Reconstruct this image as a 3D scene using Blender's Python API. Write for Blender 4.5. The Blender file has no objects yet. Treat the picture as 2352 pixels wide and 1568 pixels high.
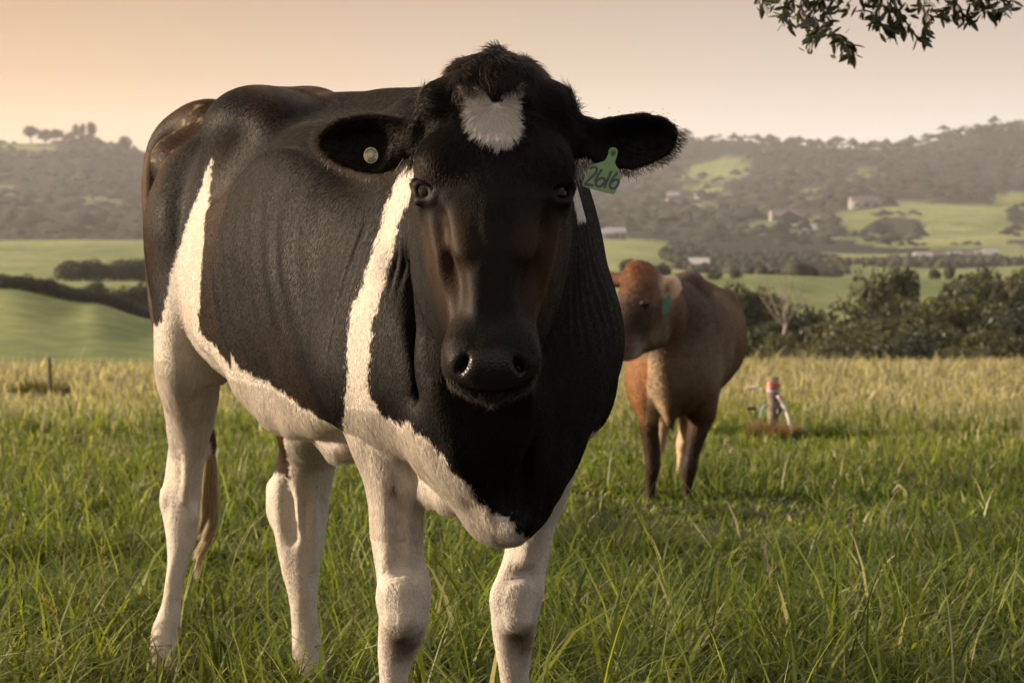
import bpy, bmesh, math, random
import numpy as np
from mathutils import Vector, Matrix

sc = bpy.context.scene
C = sc.collection
R = math.radians
rng = np.random.default_rng(7)
N_COAT = 420000
DENS = 1.0
HAZE = .000105
random.seed(7)

# ------------------------------------------------------------------ camera
CAM_H = 1.25
FPX = 70.0 / 36.0 * 2352.0          # focal length in reference units (2352 units across the frame)
PITCH = math.atan(337.0 / FPX)
cam_d = bpy.data.cameras.new("camera")
cam_d.lens = 70.0
cam_d.sensor_width = 36.0
cam_d.clip_start = 0.05
cam_d.clip_end = 20000.0
cam_d.dof.use_dof = True
cam_d.dof.focus_distance = 3.7
cam_d.dof.aperture_fstop = 9.0
cam_o = bpy.data.objects.new("camera", cam_d)
cam_o.location = (0, 0, CAM_H)
cam_o.rotation_euler = (R(90) - PITCH, 0, 0)
C.objects.link(cam_o)
sc.camera = cam_o

def at(x, y, Y):
    """a point of the place seen in direction (x, y) at distance Y in front of the viewpoint"""
    cx, cy = (x - 1176.0) / FPX, (784.0 - y) / FPX
    c, s = math.cos(PITCH), math.sin(PITCH)
    dy, dz = c + cy * s, -s + cy * c
    return np.array((cx / dy * Y, Y, CAM_H + dz / dy * Y))

# ------------------------------------------------------------------ light
SUN_AZ = R(-82.0)      # bearing of the sun from +Y, clockwise seen from above (negative = left)
SUN_EL = R(12.0)
sun_dir = np.array((math.sin(SUN_AZ) * math.cos(SUN_EL), math.cos(SUN_AZ) * math.cos(SUN_EL), math.sin(SUN_EL)))
sun_d = bpy.data.lights.new("sun", 'SUN')
sun_d.energy = 5.0
sun_d.angle = R(2.0)
sun_d.color = (1.0, 0.80, 0.58)
sun_o = bpy.data.objects.new("sun", sun_d)
sun_o.rotation_euler = Vector(-sun_dir).to_track_quat('-Z', 'Y').to_euler()
C.objects.link(sun_o)

world = bpy.data.worlds.new("World")
sc.world = world
world.use_nodes = True
wn, wl = world.node_tree.nodes, world.node_tree.links
for n in list(wn): wn.remove(n)
w_out = wn.new('ShaderNodeOutputWorld')
w_bg = wn.new('ShaderNodeBackground')
w_sky = wn.new('ShaderNodeTexSky')
w_sky.sky_type = 'NISHITA'
w_sky.sun_disc = False
w_sky.sun_elevation = SUN_EL
w_sky.sun_rotation = SUN_AZ
w_sky.air_density = 1.0
w_sky.dust_density = 5.0
w_sky.ozone_density = 0.3
w_bg.inputs['Strength'].default_value = 0.12
# dusk haze colours, by height above the horizon and by bearing towards the sun
tc = wn.new('ShaderNodeTexCoord')
sep = wn.new('ShaderNodeSeparateXYZ'); wl.new(tc.outputs['Generated'], sep.inputs[0])
ramp = wn.new('ShaderNodeValToRGB')
SKY_STOPS = [(0.0, (0.65, 0.58, 0.51)), (0.028, (0.61, 0.54, 0.47)), (0.06, (0.455, 0.38, 0.318)),
             (0.10, (0.34, 0.272, 0.232)), (0.25, (0.50, 0.45, 0.42)), (0.6, (0.69, 0.69, 0.70)), (1.0, (0.73, 0.75, 0.79))]
els = ramp.color_ramp.elements
while len(els) < len(SKY_STOPS): els.new(0.5)
for e, (p, c) in zip(els, SKY_STOPS):
    e.position = p; e.color = (*c, 1)
wl.new(sep.outputs['Z'], ramp.inputs[0])
dotn = wn.new('ShaderNodeVectorMath'); dotn.operation = 'DOT_PRODUCT'
wl.new(tc.outputs['Generated'], dotn.inputs[0]); dotn.inputs[1].default_value = tuple(sun_dir)
warm = wn.new('ShaderNodeMapRange'); warm.inputs['From Min'].default_value = -0.12; warm.inputs['From Max'].default_value = 0.65
warm.interpolation_type = 'SMOOTHSTEP'
wl.new(dotn.outputs['Value'], warm.inputs['Value'])
tint = wn.new('ShaderNodeMix'); tint.data_type = 'RGBA'; tint.blend_type = 'MULTIPLY'
wl.new(warm.outputs['Result'], tint.inputs['Factor'])
wl.new(ramp.outputs['Color'], tint.inputs['A']); tint.inputs['B'].default_value = (1.12, 0.80, 0.46, 1)
gain = wn.new('ShaderNodeMix'); gain.data_type = 'RGBA'; gain.blend_type = 'MULTIPLY'; gain.inputs['Factor'].default_value = 1.0
SKY_GAIN = 5.4
wl.new(tint.outputs['Result'], gain.inputs['A']); gain.inputs['B'].default_value = (SKY_GAIN, SKY_GAIN, SKY_GAIN, 1)
mixs = wn.new('ShaderNodeMix'); mixs.data_type = 'RGBA'; mixs.inputs['Factor'].default_value = 0.9
wl.new(w_sky.outputs[0], mixs.inputs['A']); wl.new(gain.outputs['Result'], mixs.inputs['B'])
wl.new(mixs.outputs['Result'], w_bg.inputs['Color'])
wl.new(w_bg.outputs[0], w_out.inputs['Surface'])

vs = sc.view_settings
sc.display_settings.display_device = 'sRGB'
vs.view_transform = 'Standard'; vs.look = 'None'; vs.gamma = 1.0; vs.use_curve_mapping = False
vs.exposure = 1.34
sc.render.engine = 'CYCLES'
sc.cycles.use_denoising = True
sc.cycles.max_bounces = 8
sc.cycles.diffuse_bounces = 3
sc.cycles.glossy_bounces = 3
sc.cycles.transmission_bounces = 6
sc.cycles.transparent_max_bounces = 12
sc.cycles.volume_bounces = 1
sc.cycles.caustics_reflective = False
sc.cycles.caustics_refractive = False
sc.cycles_curves.shape = 'RIBBONS'

# ------------------------------------------------------------------ helpers
def tag(o, label=None, cat=None, group=None, kind=None):
    if label: o['label'] = label
    if cat: o['category'] = cat
    if group: o['group'] = group
    if kind: o['kind'] = kind
    return o

def empty(name, loc=(0, 0, 0)):
    o = bpy.data.objects.new(name, None); o.empty_display_size = 0.2
    o.location = loc
    C.objects.link(o)
    return o

def mesh_obj(name, V, F, mat=None, parent=None, smooth=True, attrs=None):
    me = bpy.data.meshes.new(name)
    V = np.asarray(V, np.float32)
    if isinstance(F, np.ndarray):
        n, k = F.shape
        me.vertices.add(len(V)); me.vertices.foreach_set('co', V.ravel())
        me.loops.add(n * k); me.loops.foreach_set('vertex_index', F.astype(np.int32).ravel())
        me.polygons.add(n); me.polygons.foreach_set('loop_start', np.arange(0, n * k, k, dtype=np.int32))
        me.polygons.foreach_set('loop_total', np.full(n, k, np.int32))
    else:
        me.from_pydata([tuple(v) for v in V], [], F)
    me.update(calc_edges=True)
    if smooth:
        me.polygons.foreach_set('use_smooth', np.ones(len(me.polygons), bool))
    for an, arr in (attrs or {}).items():
        arr = np.asarray(arr, np.float32)
        if arr.ndim == 1:
            a = me.attributes.new(an, 'FLOAT', 'POINT'); a.data.foreach_set('value', arr)
        else:
            a = me.attributes.new(an, 'FLOAT_COLOR', 'POINT')
            if arr.shape[1] == 3: arr = np.c_[arr, np.ones(len(arr), np.float32)]
            a.data.foreach_set('color', arr.ravel())
    if mat: me.materials.append(mat)
    o = bpy.data.objects.new(name, me)
    C.objects.link(o)
    if parent:
        o.parent = parent
        o.matrix_parent_inverse = Matrix.Translation(Vector(parent.location)).inverted()
    return o

def uv_ball(c, r, seg=24, axes=np.eye(3), scale=(1, 1, 1)):
    V, F = [], []
    for i in range(seg // 2 + 1):
        a = math.pi * i / (seg // 2)
        for j in range(seg):
            b = 2 * math.pi * j / seg
            V.append(np.asarray(c) + r * (np.array((math.sin(a) * math.cos(b), math.sin(a) * math.sin(b), math.cos(a))) * scale) @ axes)
    for i in range(seg // 2):
        for j in range(seg):
            F.append((i * seg + j, i * seg + (j + 1) % seg, (i + 1) * seg + (j + 1) % seg, (i + 1) * seg + j))
    return np.array(V), np.array(F)

def norm(v):
    v = np.asarray(v, float); return v / np.linalg.norm(v)

def spline(tab):
    """smooth interpolation through rows (t, a, b, c...)"""
    tab = np.asarray(tab, float); T, W = tab[:, 0], tab[:, 1:]
    M = np.zeros_like(W)
    dl = np.diff(W, axis=0) / np.diff(T)[:, None]
    M[1:-1] = np.where(dl[1:] * dl[:-1] > 0, 2 * dl[1:] * dl[:-1] / (dl[1:] + dl[:-1] + 1e-12 * np.sign(dl[1:] + 1e-20)), 0)
    M[0], M[-1] = dl[0], dl[-1]
    def f(t):
        t = np.asarray(t, float); tt = np.clip(t, T[0], T[-1])
        i = np.clip(np.searchsorted(T, tt) - 1, 0, len(T) - 2)
        h = (T[i + 1] - T[i]); s = (tt - T[i]) / h
        s2, s3 = s * s, s * s * s
        out = []
        for c in range(W.shape[1]):
            out.append((2 * s3 - 3 * s2 + 1) * W[i, c] + (s3 - 2 * s2 + s) * h * M[i, c]
                       + (-2 * s3 + 3 * s2) * W[i + 1, c] + (s3 - s2) * h * M[i + 1, c])
        return out
    return f

def catmull(K, n=4):
    K = np.asarray(K, float)
    P = np.vstack([2 * K[0] - K[1], K, 2 * K[-1] - K[-2]])
    out = []
    for i in range(1, len(P) - 2):
        for j in range(n):
            t = j / n
            out.append(0.5 * ((2 * P[i]) + (-P[i - 1] + P[i + 1]) * t + (2 * P[i - 1] - 5 * P[i] + 4 * P[i + 1] - P[i + 2]) * t * t
                              + (-P[i - 1] + 3 * P[i] - 3 * P[i + 1] + P[i + 2]) * t ** 3))
    out.append(K[-1])
    return np.array(out)

def vnoise(P, scale, seed=0):
    """smooth value noise in [-1, 1] at points P (n,3)"""
    P = np.asarray(P, np.float64) * scale + seed * 17.31
    i = np.floor(P).astype(np.int64); f = P - i
    f = f * f * (3 - 2 * f)
    def h(a, b, c):
        n = (a * 73856093) ^ (b * 19349663) ^ (c * 83492791)
        n = (n ^ (n >> 13)) * 1274126177
        n = n ^ (n >> 16)
        return (n & 0xFFFFFF) / float(0x7FFFFF) - 1.0
    r = 0
    for dx in (0, 1):
        wx = f[:, 0] if dx else 1 - f[:, 0]
        for dy in (0, 1):
            wy = f[:, 1] if dy else 1 - f[:, 1]
            for dz in (0, 1):
                wz = f[:, 2] if dz else 1 - f[:, 2]
                r = r + wx * wy * wz * h(i[:, 0] + dx, i[:, 1] + dy, i[:, 2] + dz)
    return r

def in_poly(px, py, poly):
    poly = np.asarray(poly, float)
    x0, y0 = poly[:, 0], poly[:, 1]
    x1, y1 = np.roll(x0, -1), np.roll(y0, -1)
    ins = np.zeros(px.shape, bool)
    for a, b, c, d in zip(x0, y0, x1, y1):
        if b == d: continue
        cond = ((b > py) != (d > py)) & (px < (c - a) * (py - b) / (d - b) + a)
        ins ^= cond
    return ins

# ---- a solid described by distance fields, blended smoothly and turned into one continuous surface
class Solid:
    def __init__(s, gx, gy, gz):
        s.g = [np.asarray(a, np.float32) for a in (gx, gy, gz)]
        s.D = np.full([len(a) for a in s.g], 1.0, np.float32)
    def box(s, lo, hi):
        sl = []
        for a, l, h in zip(s.g, lo, hi):
            sl.append(slice(int(np.searchsorted(a, l)), int(np.searchsorted(a, h)) + 1))
        P = (s.g[0][sl[0]][:, None, None], s.g[1][sl[1]][None, :, None], s.g[2][sl[2]][None, None, :])
        return tuple(sl), P
    def blend(s, sl, d, k, cut=False):
        a = s.D[sl]
        if a.size == 0: return
        d = d.astype(np.float32)
        if cut:
            d = -d
            h = np.maximum(k - np.abs(a - d), 0) / k
            s.D[sl] = np.maximum(a, d) + h * h * k * 0.25
        else:
            h = np.maximum(k - np.abs(a - d), 0) / k
            s.D[sl] = np.minimum(a, d) - h * h * k * 0.25
    def ell(s, c, r, axes=None, k=0.03, cut=False):
        c = np.asarray(c, float); r = np.asarray(r, float)
        A = np.eye(3) if axes is None else np.array([norm(a) for a in axes])
        m = r.max() + k + 0.01
        sl, P = s.box(c - m, c + m)
        q = [P[i] - c[i] for i in range(3)]
        k0 = k1 = 0
        for i in range(3):
            l = q[0] * A[i, 0] + q[1] * A[i, 1] + q[2] * A[i, 2]
            k0 = k0 + (l / r[i]) ** 2; k1 = k1 + (l / r[i] ** 2) ** 2
        k0 = np.sqrt(k0); k1 = np.sqrt(k1) + 1e-9
        s.blend(sl, k0 * (k0 - 1) / k1, k, cut)
    def cap(s, a, b, ra, rb, u=(1, 0, 0), k=0.02, cut=False):
        """tapered limb segment, radii (across u, across the other way) at each end"""
        a = np.asarray(a, float); b = np.asarray(b, float)
        ra = np.broadcast_to(np.asarray(ra, float), 2); rb = np.broadcast_to(np.asarray(rb, float), 2)
        L = np.linalg.norm(b - a); w = (b - a) / L
        u = np.asarray(u, float); u = norm(u - w * (u @ w)); v = np.cross(w, u)
        m = max(ra.max(), rb.max()) + k + 0.01
        sl, P = s.box(np.minimum(a, b) - m, np.maximum(a, b) + m)
        q = [P[i] - a[i] for i in range(3)]
        al = q[0] * w[0] + q[1] * w[1] + q[2] * w[2]
        t = np.clip(al / L, 0, 1); e = al - t * L
        pu = q[0] * u[0] + q[1] * u[1] + q[2] * u[2]
        pv = q[0] * v[0] + q[1] * v[1] + q[2] * v[2]
        ru = ra[0] + (rb[0] - ra[0]) * t; rv = ra[1] + (rb[1] - ra[1]) * t
        rm = np.minimum(ru, rv)
        d = (np.sqrt((pu / ru) ** 2 + (pv / rv) ** 2 + (e / rm) ** 2) - 1) * rm
        s.blend(sl, d, k, cut)
    def tube(s, K, u=(1, 0, 0), k=0.012, n=4, k0=None):
        """limb through rows (x, y, z, ru, rv)"""
        Q = catmull(K, n)
        for i in range(len(Q) - 1):
            s.cap(Q[i, :3], Q[i + 1, :3], Q[i, 3:5], Q[i + 1, 3:5], u, k0 if (k0 and i < n) else k)
    def surface(s):
        gx, gy, gz = s.g
        D = s.D; nx, ny, nz = D.shape
        ins = D < 0
        cell = lambda i, j, k: (i * (ny - 1) + j) * (nz - 1) + k
        acc_id, acc_p, quads = [], [], []
        for ax in range(3):
            sa = [slice(None)] * 3; sb = [slice(None)] * 3
            sa[ax] = slice(0, -1); sb[ax] = slice(1, None)
            idx = np.argwhere(ins[tuple(sa)] != ins[tuple(sb)])
            o1, o2 = [a for a in range(3) if a != ax]
            ok = (idx[:, o1] > 0) & (idx[:, o2] > 0) & (idx[:, o1] < D.shape[o1] - 1) & (idx[:, o2] < D.shape[o2] - 1)
            idx = idx[ok]
            jdx = idx.copy(); jdx[:, ax] += 1
            da = D[tuple(idx.T)]; db = D[tuple(jdx.T)]
            t = da / (da - db)
            p = np.stack([s.g[a][idx[:, a]] for a in range(3)], 1).astype(np.float64)
            g = s.g[ax]; p[:, ax] += t * (g[jdx[:, ax]] - g[idx[:, ax]])
            cs = []
            for (e1, e2) in ((-1, -1), (0, -1), (0, 0), (-1, 0)):
                c = idx.copy(); c[:, o1] += e1; c[:, o2] += e2
                ci = cell(c[:, 0], c[:, 1], c[:, 2]); cs.append(ci)
                acc_id.append(ci); acc_p.append(p)
            q = np.stack(cs, 1)
            flip = (da > 0)
            if ax == 1: flip = ~flip
            q[flip] = q[flip][:, ::-1]
            quads.append(q)
        ids = np.concatenate(acc_id); ps = np.concatenate(acc_p)
        uq, inv = np.unique(ids, return_inverse=True)
        cnt = np.bincount(inv)
        V = np.stack([np.bincount(inv, ps[:, a]) / cnt for a in range(3)], 1)
        Q = np.searchsorted(uq, np.concatenate(quads))
        return V, Q

def vert_normals(V, Q):
    n = np.cross(V[Q[:, 2]] - V[Q[:, 0]], V[Q[:, 3]] - V[Q[:, 1]])
    N = np.zeros_like(V)
    for k in range(Q.shape[1]):
        for a in range(3): N[:, a] += np.bincount(Q[:, k], n[:, a], len(V))
    return N / (np.linalg.norm(N, axis=1, keepdims=True) + 1e-12)

def relax(V, Q, it=2, lam=0.5):
    E = np.concatenate([Q[:, [i, (i + 1) % 4]] for i in range(4)])
    a = np.concatenate([E[:, 0], E[:, 1]]); b = np.concatenate([E[:, 1], E[:, 0]])
    cnt = np.bincount(a, minlength=len(V))[:, None] + 1e-9
    def lap(V):
        return np.stack([np.bincount(a, V[b, c], len(V)) for c in range(3)], 1) / cnt - V
    for _ in range(it):
        V = V + lam * lap(V)
        V = V - (lam + 0.03) * lap(V)
    return V

def axis(*segs):
    """grid positions from (start, stop, step) runs"""
    out = [np.arange(a, b, st) for a, b, st in segs]
    return np.concatenate(out)
# ------------------------------------------------------------------ the black and white cow: body surface
COW_O = np.array((-0.69, 5.0, 0.0))
FW = np.array((0.5, -0.8660254, 0.0)); LF = np.array((0.8660254, 0.5, 0.0))
def cow_local(V):
    q = V - COW_O
    return np.stack([q @ FW, q @ LF, q[:, 2]], 1)
HP0 = at(1139, 108, 3.42)
HA = R(18)
HL = norm((-0.012, -math.sin(HA), -math.cos(HA)))
HR = np.array((1.0, 0, 0)); HR = norm(HR - HL * (HR @ HL))
HN = np.cross(HR, HL); HN = HN if HN[1] < 0 else -HN
def head_pt(u, t, n): return HP0 + u * HR + t * HL + n * HN
def head_local(V):
    q = V - HP0
    return np.stack([q @ HR, q @ HL, q @ HN], 1)

def eye_frame(sgn):
    A3 = np.array((HR, HL, HN))
    g = norm((sgn * .72, .03, .69)) @ A3                    # where the eye looks
    tg = norm((sgn * -.69, .60, .72)) @ A3                  # along the lids
    return head_pt(-.104 if sgn < 0 else .099, .246, -.050), g, norm(tg - g * (tg @ g))

# trunk: along, centre offset, top, bottom, half width, roundness of top and bottom
TRUNK = [(-0.275, 0.00, 1.38, 1.22, 0.02, 2.0, 2.0), (-0.25, 0.00, 1.435, 1.10, 0.075, 2.0, 2.0), (-0.18, 0.01, 1.455, 0.98, 0.135, 1.9, 2.0), (-0.05, 0.03, 1.458, 0.88, 0.19, 1.8, 2.0),
         (0.12, 0.05, 1.455, 0.82, 0.235, 1.9, 2.1), (0.34, 0.06, 1.465, 0.82, 0.265, 2.05, 2.4), (0.50, 0.07, 1.462, 0.785, 0.295, 2.1, 2.4),
         (0.75, 0.07, 1.455, 0.765, 0.33, 2.05, 2.3), (1.00, 0.045, 1.448, 0.72, 0.335, 1.9, 2.2), (1.20, 0.005, 1.445, 0.69, 0.295, 1.8, 2.2),
         (1.35, -0.035, 1.43, 0.67, 0.255, 1.8, 2.1), (1.50, -0.09, 1.36, 0.66, 0.20, 1.9, 2.0), (1.60, -0.13, 1.22, 0.68, 0.15, 2.0, 2.0), (1.66, -0.15, 1.05, 0.78, 0.06, 2.0, 2.0)]
SKULL = [(0.004, 0.034, -0.035, -0.085, 2.2), (0.012, 0.052, -0.026, -0.10, 2.2), (0.03, 0.075, -0.010, -0.13, 2.4), (0.06, 0.100, -0.002, -0.155, 2.6), (0.09, 0.112, 0.001, -0.17, 2.8), (0.12, 0.114, 0.002, -0.18, 2.8),
         (0.18, 0.113, 0.002, -0.20, 2.8), (0.25, 0.105, -0.006, -0.22, 2.7), (0.30, 0.098, -0.018, -0.235, 2.6), (0.36, 0.085, -0.028, -0.235, 2.5),
         (0.42, 0.073, -0.034, -0.21, 2.4), (0.48, 0.066, -0.034, -0.175, 2.4), (0.53, 0.066, -0.034, -0.15, 2.3), (0.56, 0.060, -0.036, -0.13, 2.2), (0.575, 0.04, -0.05, -0.11, 2.2)]
NASAL = [(0.17, 0.064, 0.002, 2.6), (0.24, 0.062, 0.005, 2.8), (0.30, 0.056, 0.006, 3.0), (0.36, 0.051, 0.005, 3.0), (0.43, 0.047, 0.002, 3.0), (0.50, 0.049, -0.004, 2.8), (0.55, 0.052, -0.012, 2.6)]

def poly_sd(px, pz, poly):
    poly = np.asarray(poly, float)
    d2 = None
    for a, b in zip(poly, np.roll(poly, -1, axis=0)):
        e = b - a; wx, wz = px - a[0], pz - a[1]
        t = np.clip((wx * e[0] + wz * e[1]) / (e @ e), 0, 1)
        q = (wx - e[0] * t) ** 2 + (wz - e[1] * t) ** 2
        d2 = q if d2 is None else np.minimum(d2, q)
    sgn = np.where(in_poly(px + 0 * pz, pz + 0 * px, poly), -1.0, 1.0)
    return np.sqrt(d2) * sgn

EAR_A = [(990, 238), (955, 243), (925, 263), (870, 253), (820, 253), (770, 266), (733, 288), (717, 312), (721, 340), (743, 366), (780, 389), (830, 406), (880, 409), (912, 396), (945, 368), (990, 362)]
EAR_B = [(1270, 215), (1305, 237), (1340, 258), (1372, 266), (1420, 256), (1480, 249), (1530, 259), (1559, 281), (1570, 308), (1561, 342), (1540, 366), (1500, 386), (1450, 400), (1420, 397), (1380, 387), (1340, 373), (1275, 366)]
EAR_Y = 3.47

def leg_rows(rows, thin=0.006):
    return [(*at(x, y, Y), ru - thin * min(1, ru / .05), rv - thin * min(1, rv / .05)) for x, y, Y, ru, rv in rows]
LEG_RF = [(850, 800, 3.86, .10, .13), (862, 900, 3.85, .088, .125), (882, 985, 3.84, .078, .11), (898, 1065, 3.83, .064, .088), (909, 1150, 3.83, .0555, .072), (911, 1220, 3.82, .051, .062), (917, 1290, 3.82, .048, .054), (924, 1340, 3.81, .051, .052),
          (926, 1385, 3.81, .0525, .054), (923, 1435, 3.81, .050, .050), (914, 1490, 3.83, .040, .041), (908, 1540, 3.84, .0315, .037), (904, 1620, 3.85, .0285, .034), (901, 1720, 3.86, .029, .034), (899, 1790, 3.85, .038, .042), (897, 1840, 3.82, .034, .038), (896, 1880, 3.80, .042, .05), (895, 1925, 3.78, .05, .062)]
LEG_LF = [(1318, 830, 3.97, .080, .12), (1296, 930, 3.98, .070, .11), (1272, 1030, 3.99, .060, .10), (1248, 1120, 4.0, .057, .086), (1226, 1200, 4.0, .0535, .07), (1212, 1270, 4.0, .0495, .058), (1195, 1340, 4.0, .0515, .054),
          (1189, 1385, 4.0, .0515, .054), (1184, 1440, 4.01, .0465, .048), (1182, 1495, 4.02, .039, .04), (1182, 1545, 4.03, .0325, .036), (1183, 1620, 4.04, .029, .034), (1184, 1700, 4.04, .03, .034), (1184, 1755, 4.03, .038, .042), (1184, 1800, 4.0, .034, .038), (1184, 1835, 3.98, .042, .05), (1184, 1860, 3.96, .05, .06)]
LEG_RH = [(455, 470, 4.98, .10, .22), (450, 580, 4.96, .102, .24), (447, 680, 4.93, .096, .23), (436, 770, 4.92, .082, .19), (434, 830, 4.93, .076, .15), (438, 890, 4.95, .071, .115), (439, 950, 4.97, .062, .09), (436, 1010, 4.99, .055, .075), (428, 1070, 5.01, .0495, .066),
          (420, 1110, 5.02, .049, .068), (413, 1150, 5.02, .0525, .066), (411, 1195, 5.00, .0485, .056), (411, 1240, 4.98, .039, .045), (405, 1285, 4.97, .030, .039), (398, 1340, 4.96, .0275, .036), (391, 1395, 4.95, .0285, .036), (381, 1450, 4.94, .039, .043), (375, 1500, 4.91, .037, .04), (370, 1545, 4.88, .044, .05), (365, 1595, 4.86, .054, .06)]
LEG_LH = [(740, 860, 4.78, .10, .18), (728, 960, 4.78, .085, .14), (712, 1030, 4.79, .075, .10), (699, 1090, 4.80, .074, .075), (686, 1145, 4.81, .0755, .064), (685, 1190, 4.80, .069, .056), (687, 1240, 4.79, .061, .048), (690, 1295, 4.78, .050, .041), (696, 1355, 4.77, .042, .035),
          (701, 1420, 4.77, .040, .034), (706, 1475, 4.77, .043, .042), (710, 1520, 4.75, .042, .04), (709, 1565, 4.73, .047, .05), (707, 1620, 4.70, .054, .06)]
TAIL = [(500, 275, 5.16, .05, .05), (440, 285, 5.22, .042, .042), (385, 325, 5.27, .036, .036), (360, 400, 5.28, .03, .03), (358, 500, 5.27, .026, .026), (361, 620, 5.26, .023, .023), (370, 730, 5.24, .021, .021),
        (400, 850, 5.22, .019, .019), (446, 940, 5.18, .016, .016), (474, 1000, 5.15, .013, .013), (480, 1050, 5.13, .008, .008)]

def build_cow():
    S = Solid(axis((-1.14, -0.37, .0115), (-0.37, 0.325, .0048), (0.325, 0.42, .011)),
              axis((3.10, 3.74, .0048), (3.74, 5.42, .0115)),
              axis((-0.02, 0.90, .0115), (0.90, 1.545, .0048)))
    # trunk
    sl, P = S.box((-1.3, 3.3, .5), (.5, 5.6, 1.7))
    dX, dY = P[0] - COW_O[0], P[1] - COW_O[1]
    x = (dX * FW[0] + dY * FW[1])[:, :, 0]; y = (dX * LF[0] + dY * LF[1])[:, :, 0]
    yc, zt, zb, w, nt, nb = [a.astype(np.float32)[:, :, None] for a in spline(TRUNK)(x)]
    slope = np.gradient(spline(TRUNK)(np.linspace(-.3, 1.7, 101))[0], 0.02)
    cs = 1 / np.sqrt(1 + np.interp(x, np.linspace(-.3, 1.7, 101), slope) ** 2)
    zc = zb + (zt - zb) * 0.47
    vz = np.where(P[2] > zc, (P[2] - zc) / (zt - zc), (zc - P[2]) / (zc - zb))
    ne = np.where(P[2] > zc, nt, nb)
    lat = np.abs((y[:, :, None] - yc) * cs[:, :, None]) / w
    f = (lat ** ne + np.maximum(vz, 0) ** ne) ** (1 / ne)
    d = (f - 1) * np.minimum(w, 0.3) * 0.8
    over = np.maximum(np.maximum(-0.275 - x, x - 1.66), 0)[:, :, None]
    S.blend(sl, d + over, 0.01)
    def loc(x, y, z): return COW_O + x * FW + y * LF + np.array((0, 0, z))
    axl = (FW, LF, (0, 0, 1))
    # hip bones, pins, spine, loin hollow
    S.ell(loc(.43, -.135, 1.410), (.13, .085, .068), axl, .11)
    S.ell(loc(.40, .25, 1.38), (.10, .06, .06), axl, .10)
    S.ell(at(692, 236, 4.75), (.07, .08, .03), axl, .06)
    S.ell(loc(-.19, -.10, 1.335), (.07, .045, .05), axl, .08)
    S.ell(loc(-.19, .12, 1.335), (.07, .045, .05), axl, .08)
    S.cap(loc(.30, .06, 1.448), loc(1.15, .01, 1.43), .022, .03, k=.06)
    S.ell(loc(.66, -.31, 1.30), (.11, .045, .09), axl, .16, cut=True)
    S.ell(loc(.10, -.13, 1.10), (.22, .105, .26), axl, .12)
    S.cap(loc(.37, -.10, 1.37), loc(.37, -.135, .93), .075, .085, k=.13)
    S.ell(loc(.80, -.22, 1.03), (.30, .06, .27), axl, .16)
    # shoulders, neck, chest
    S.cap((.03, 4.05, 1.34), (.080, 3.86, .99), (.06, .13), (.076, .13), k=.10)
    S.cap((-.17, 4.02, 1.34), (-.225, 3.85, .98), (.06, .13), (.085, .13), k=.10)
    S.ell((.103, 3.80, .955), (.091, .13, .13), k=.09)
    S.ell((-.205, 3.77, .93), (.095, .13, .14), k=.09)
    S.tube([(-.055, 3.98, 1.05, .232, .37), (-.052, 3.80, 1.09, .198, .34), (-.043, 3.64, 1.15, .155, .27), (-.038, 3.54, 1.20, .128, .21), (-.03, 3.46, 1.27, .108, .165)], k=.03, n=4)
    S.ell((-.03, 3.66, .92), (.15, .12, .17), k=.10)
    S.cap((-.03, 3.78, .82), (-.005, 3.62, .73), (.13, .13), (.072, .085), k=.08)
    S.ell(at(1160, 1180, 3.60), (.05, .07, .045), k=.05)
    S.cap(at(1150, 930, 3.53), at(1185, 1190, 3.54), (.016, .02), (.012, .02), k=.035)
    S.cap(at(1138, 960, 3.505), at(1163, 1170, 3.525), .012, .010, k=.03, cut=True)      # creases beside the dewlap
    S.cap(at(1205, 960, 3.51), at(1196, 1170, 3.53), .012, .010, k=.03, cut=True)
    S.cap(at(900, 620, 3.635), at(935, 880, 3.625), .030, .026, k=.05)                   # front edge of the shoulder blade
    S.cap(at(952, 620, 3.55), at(985, 900, 3.535), .006, .006, k=.06, cut=True)
    S.cap((-.03, 3.45, 1.16), (-.02, 3.52, .98), (.05, .09), (.04, .06), k=.08)
    # legs
    for rows, kk in ((LEG_RF, .05), (LEG_LF, .05), (LEG_LH, .03)):
        S.tube(leg_rows(rows), k=.008, n=4, k0=kk)
    S.tube(leg_rows(LEG_RH[:8], .012), k=.022, n=4, k0=.05)
    S.tube(leg_rows(LEG_RH[6:], .009), k=.010, n=4)
    S.cap(at(925, 1330, 3.77), at(927, 1420, 3.77), .03, .03, k=.04)       # knees
    S.cap(at(1192, 1335, 3.96), at(1187, 1420, 3.96), .03, .03, k=.04)
    S.cap(at(925, 960, 3.76), at(912, 1160, 3.79), .025, .015, k=.05)        # forearm muscle
    for a_, b_, r_, e_ in (((890, 1040, 3.785), (903, 1305, 3.778), .014, .010), ((932, 1060, 3.778), (931, 1305, 3.772), .015, .011), ((1222, 1180, 3.955), (1203, 1305, 3.955), .014, .011), ((1244, 1190, 3.965), (1222, 1300, 3.965), .012, .010),
                           ((680, 1060, 4.74), (690, 1330, 4.745), .013, .010), ((722, 1050, 4.74), (716, 1300, 4.75), .014, .010), ((440, 960, 4.90), (425, 1150, 4.955), .014, .011)):
        S.cap(at(*a_), at(*b_), r_, e_, k=.016)                             # muscle and tendon ridges
    for p_ in ((884, 1372, 3.79), (962, 1352, 3.79), (928, 1420, 3.765), (1150, 1372, 3.97), (1226, 1365, 3.97), (1188, 1420, 3.955), (385, 1150, 5.0), (440, 1185, 4.97)):
        S.ell(at(*p_), (.014, .014, .022), k=.030)                          # bony points of the knees and hocks
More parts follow.
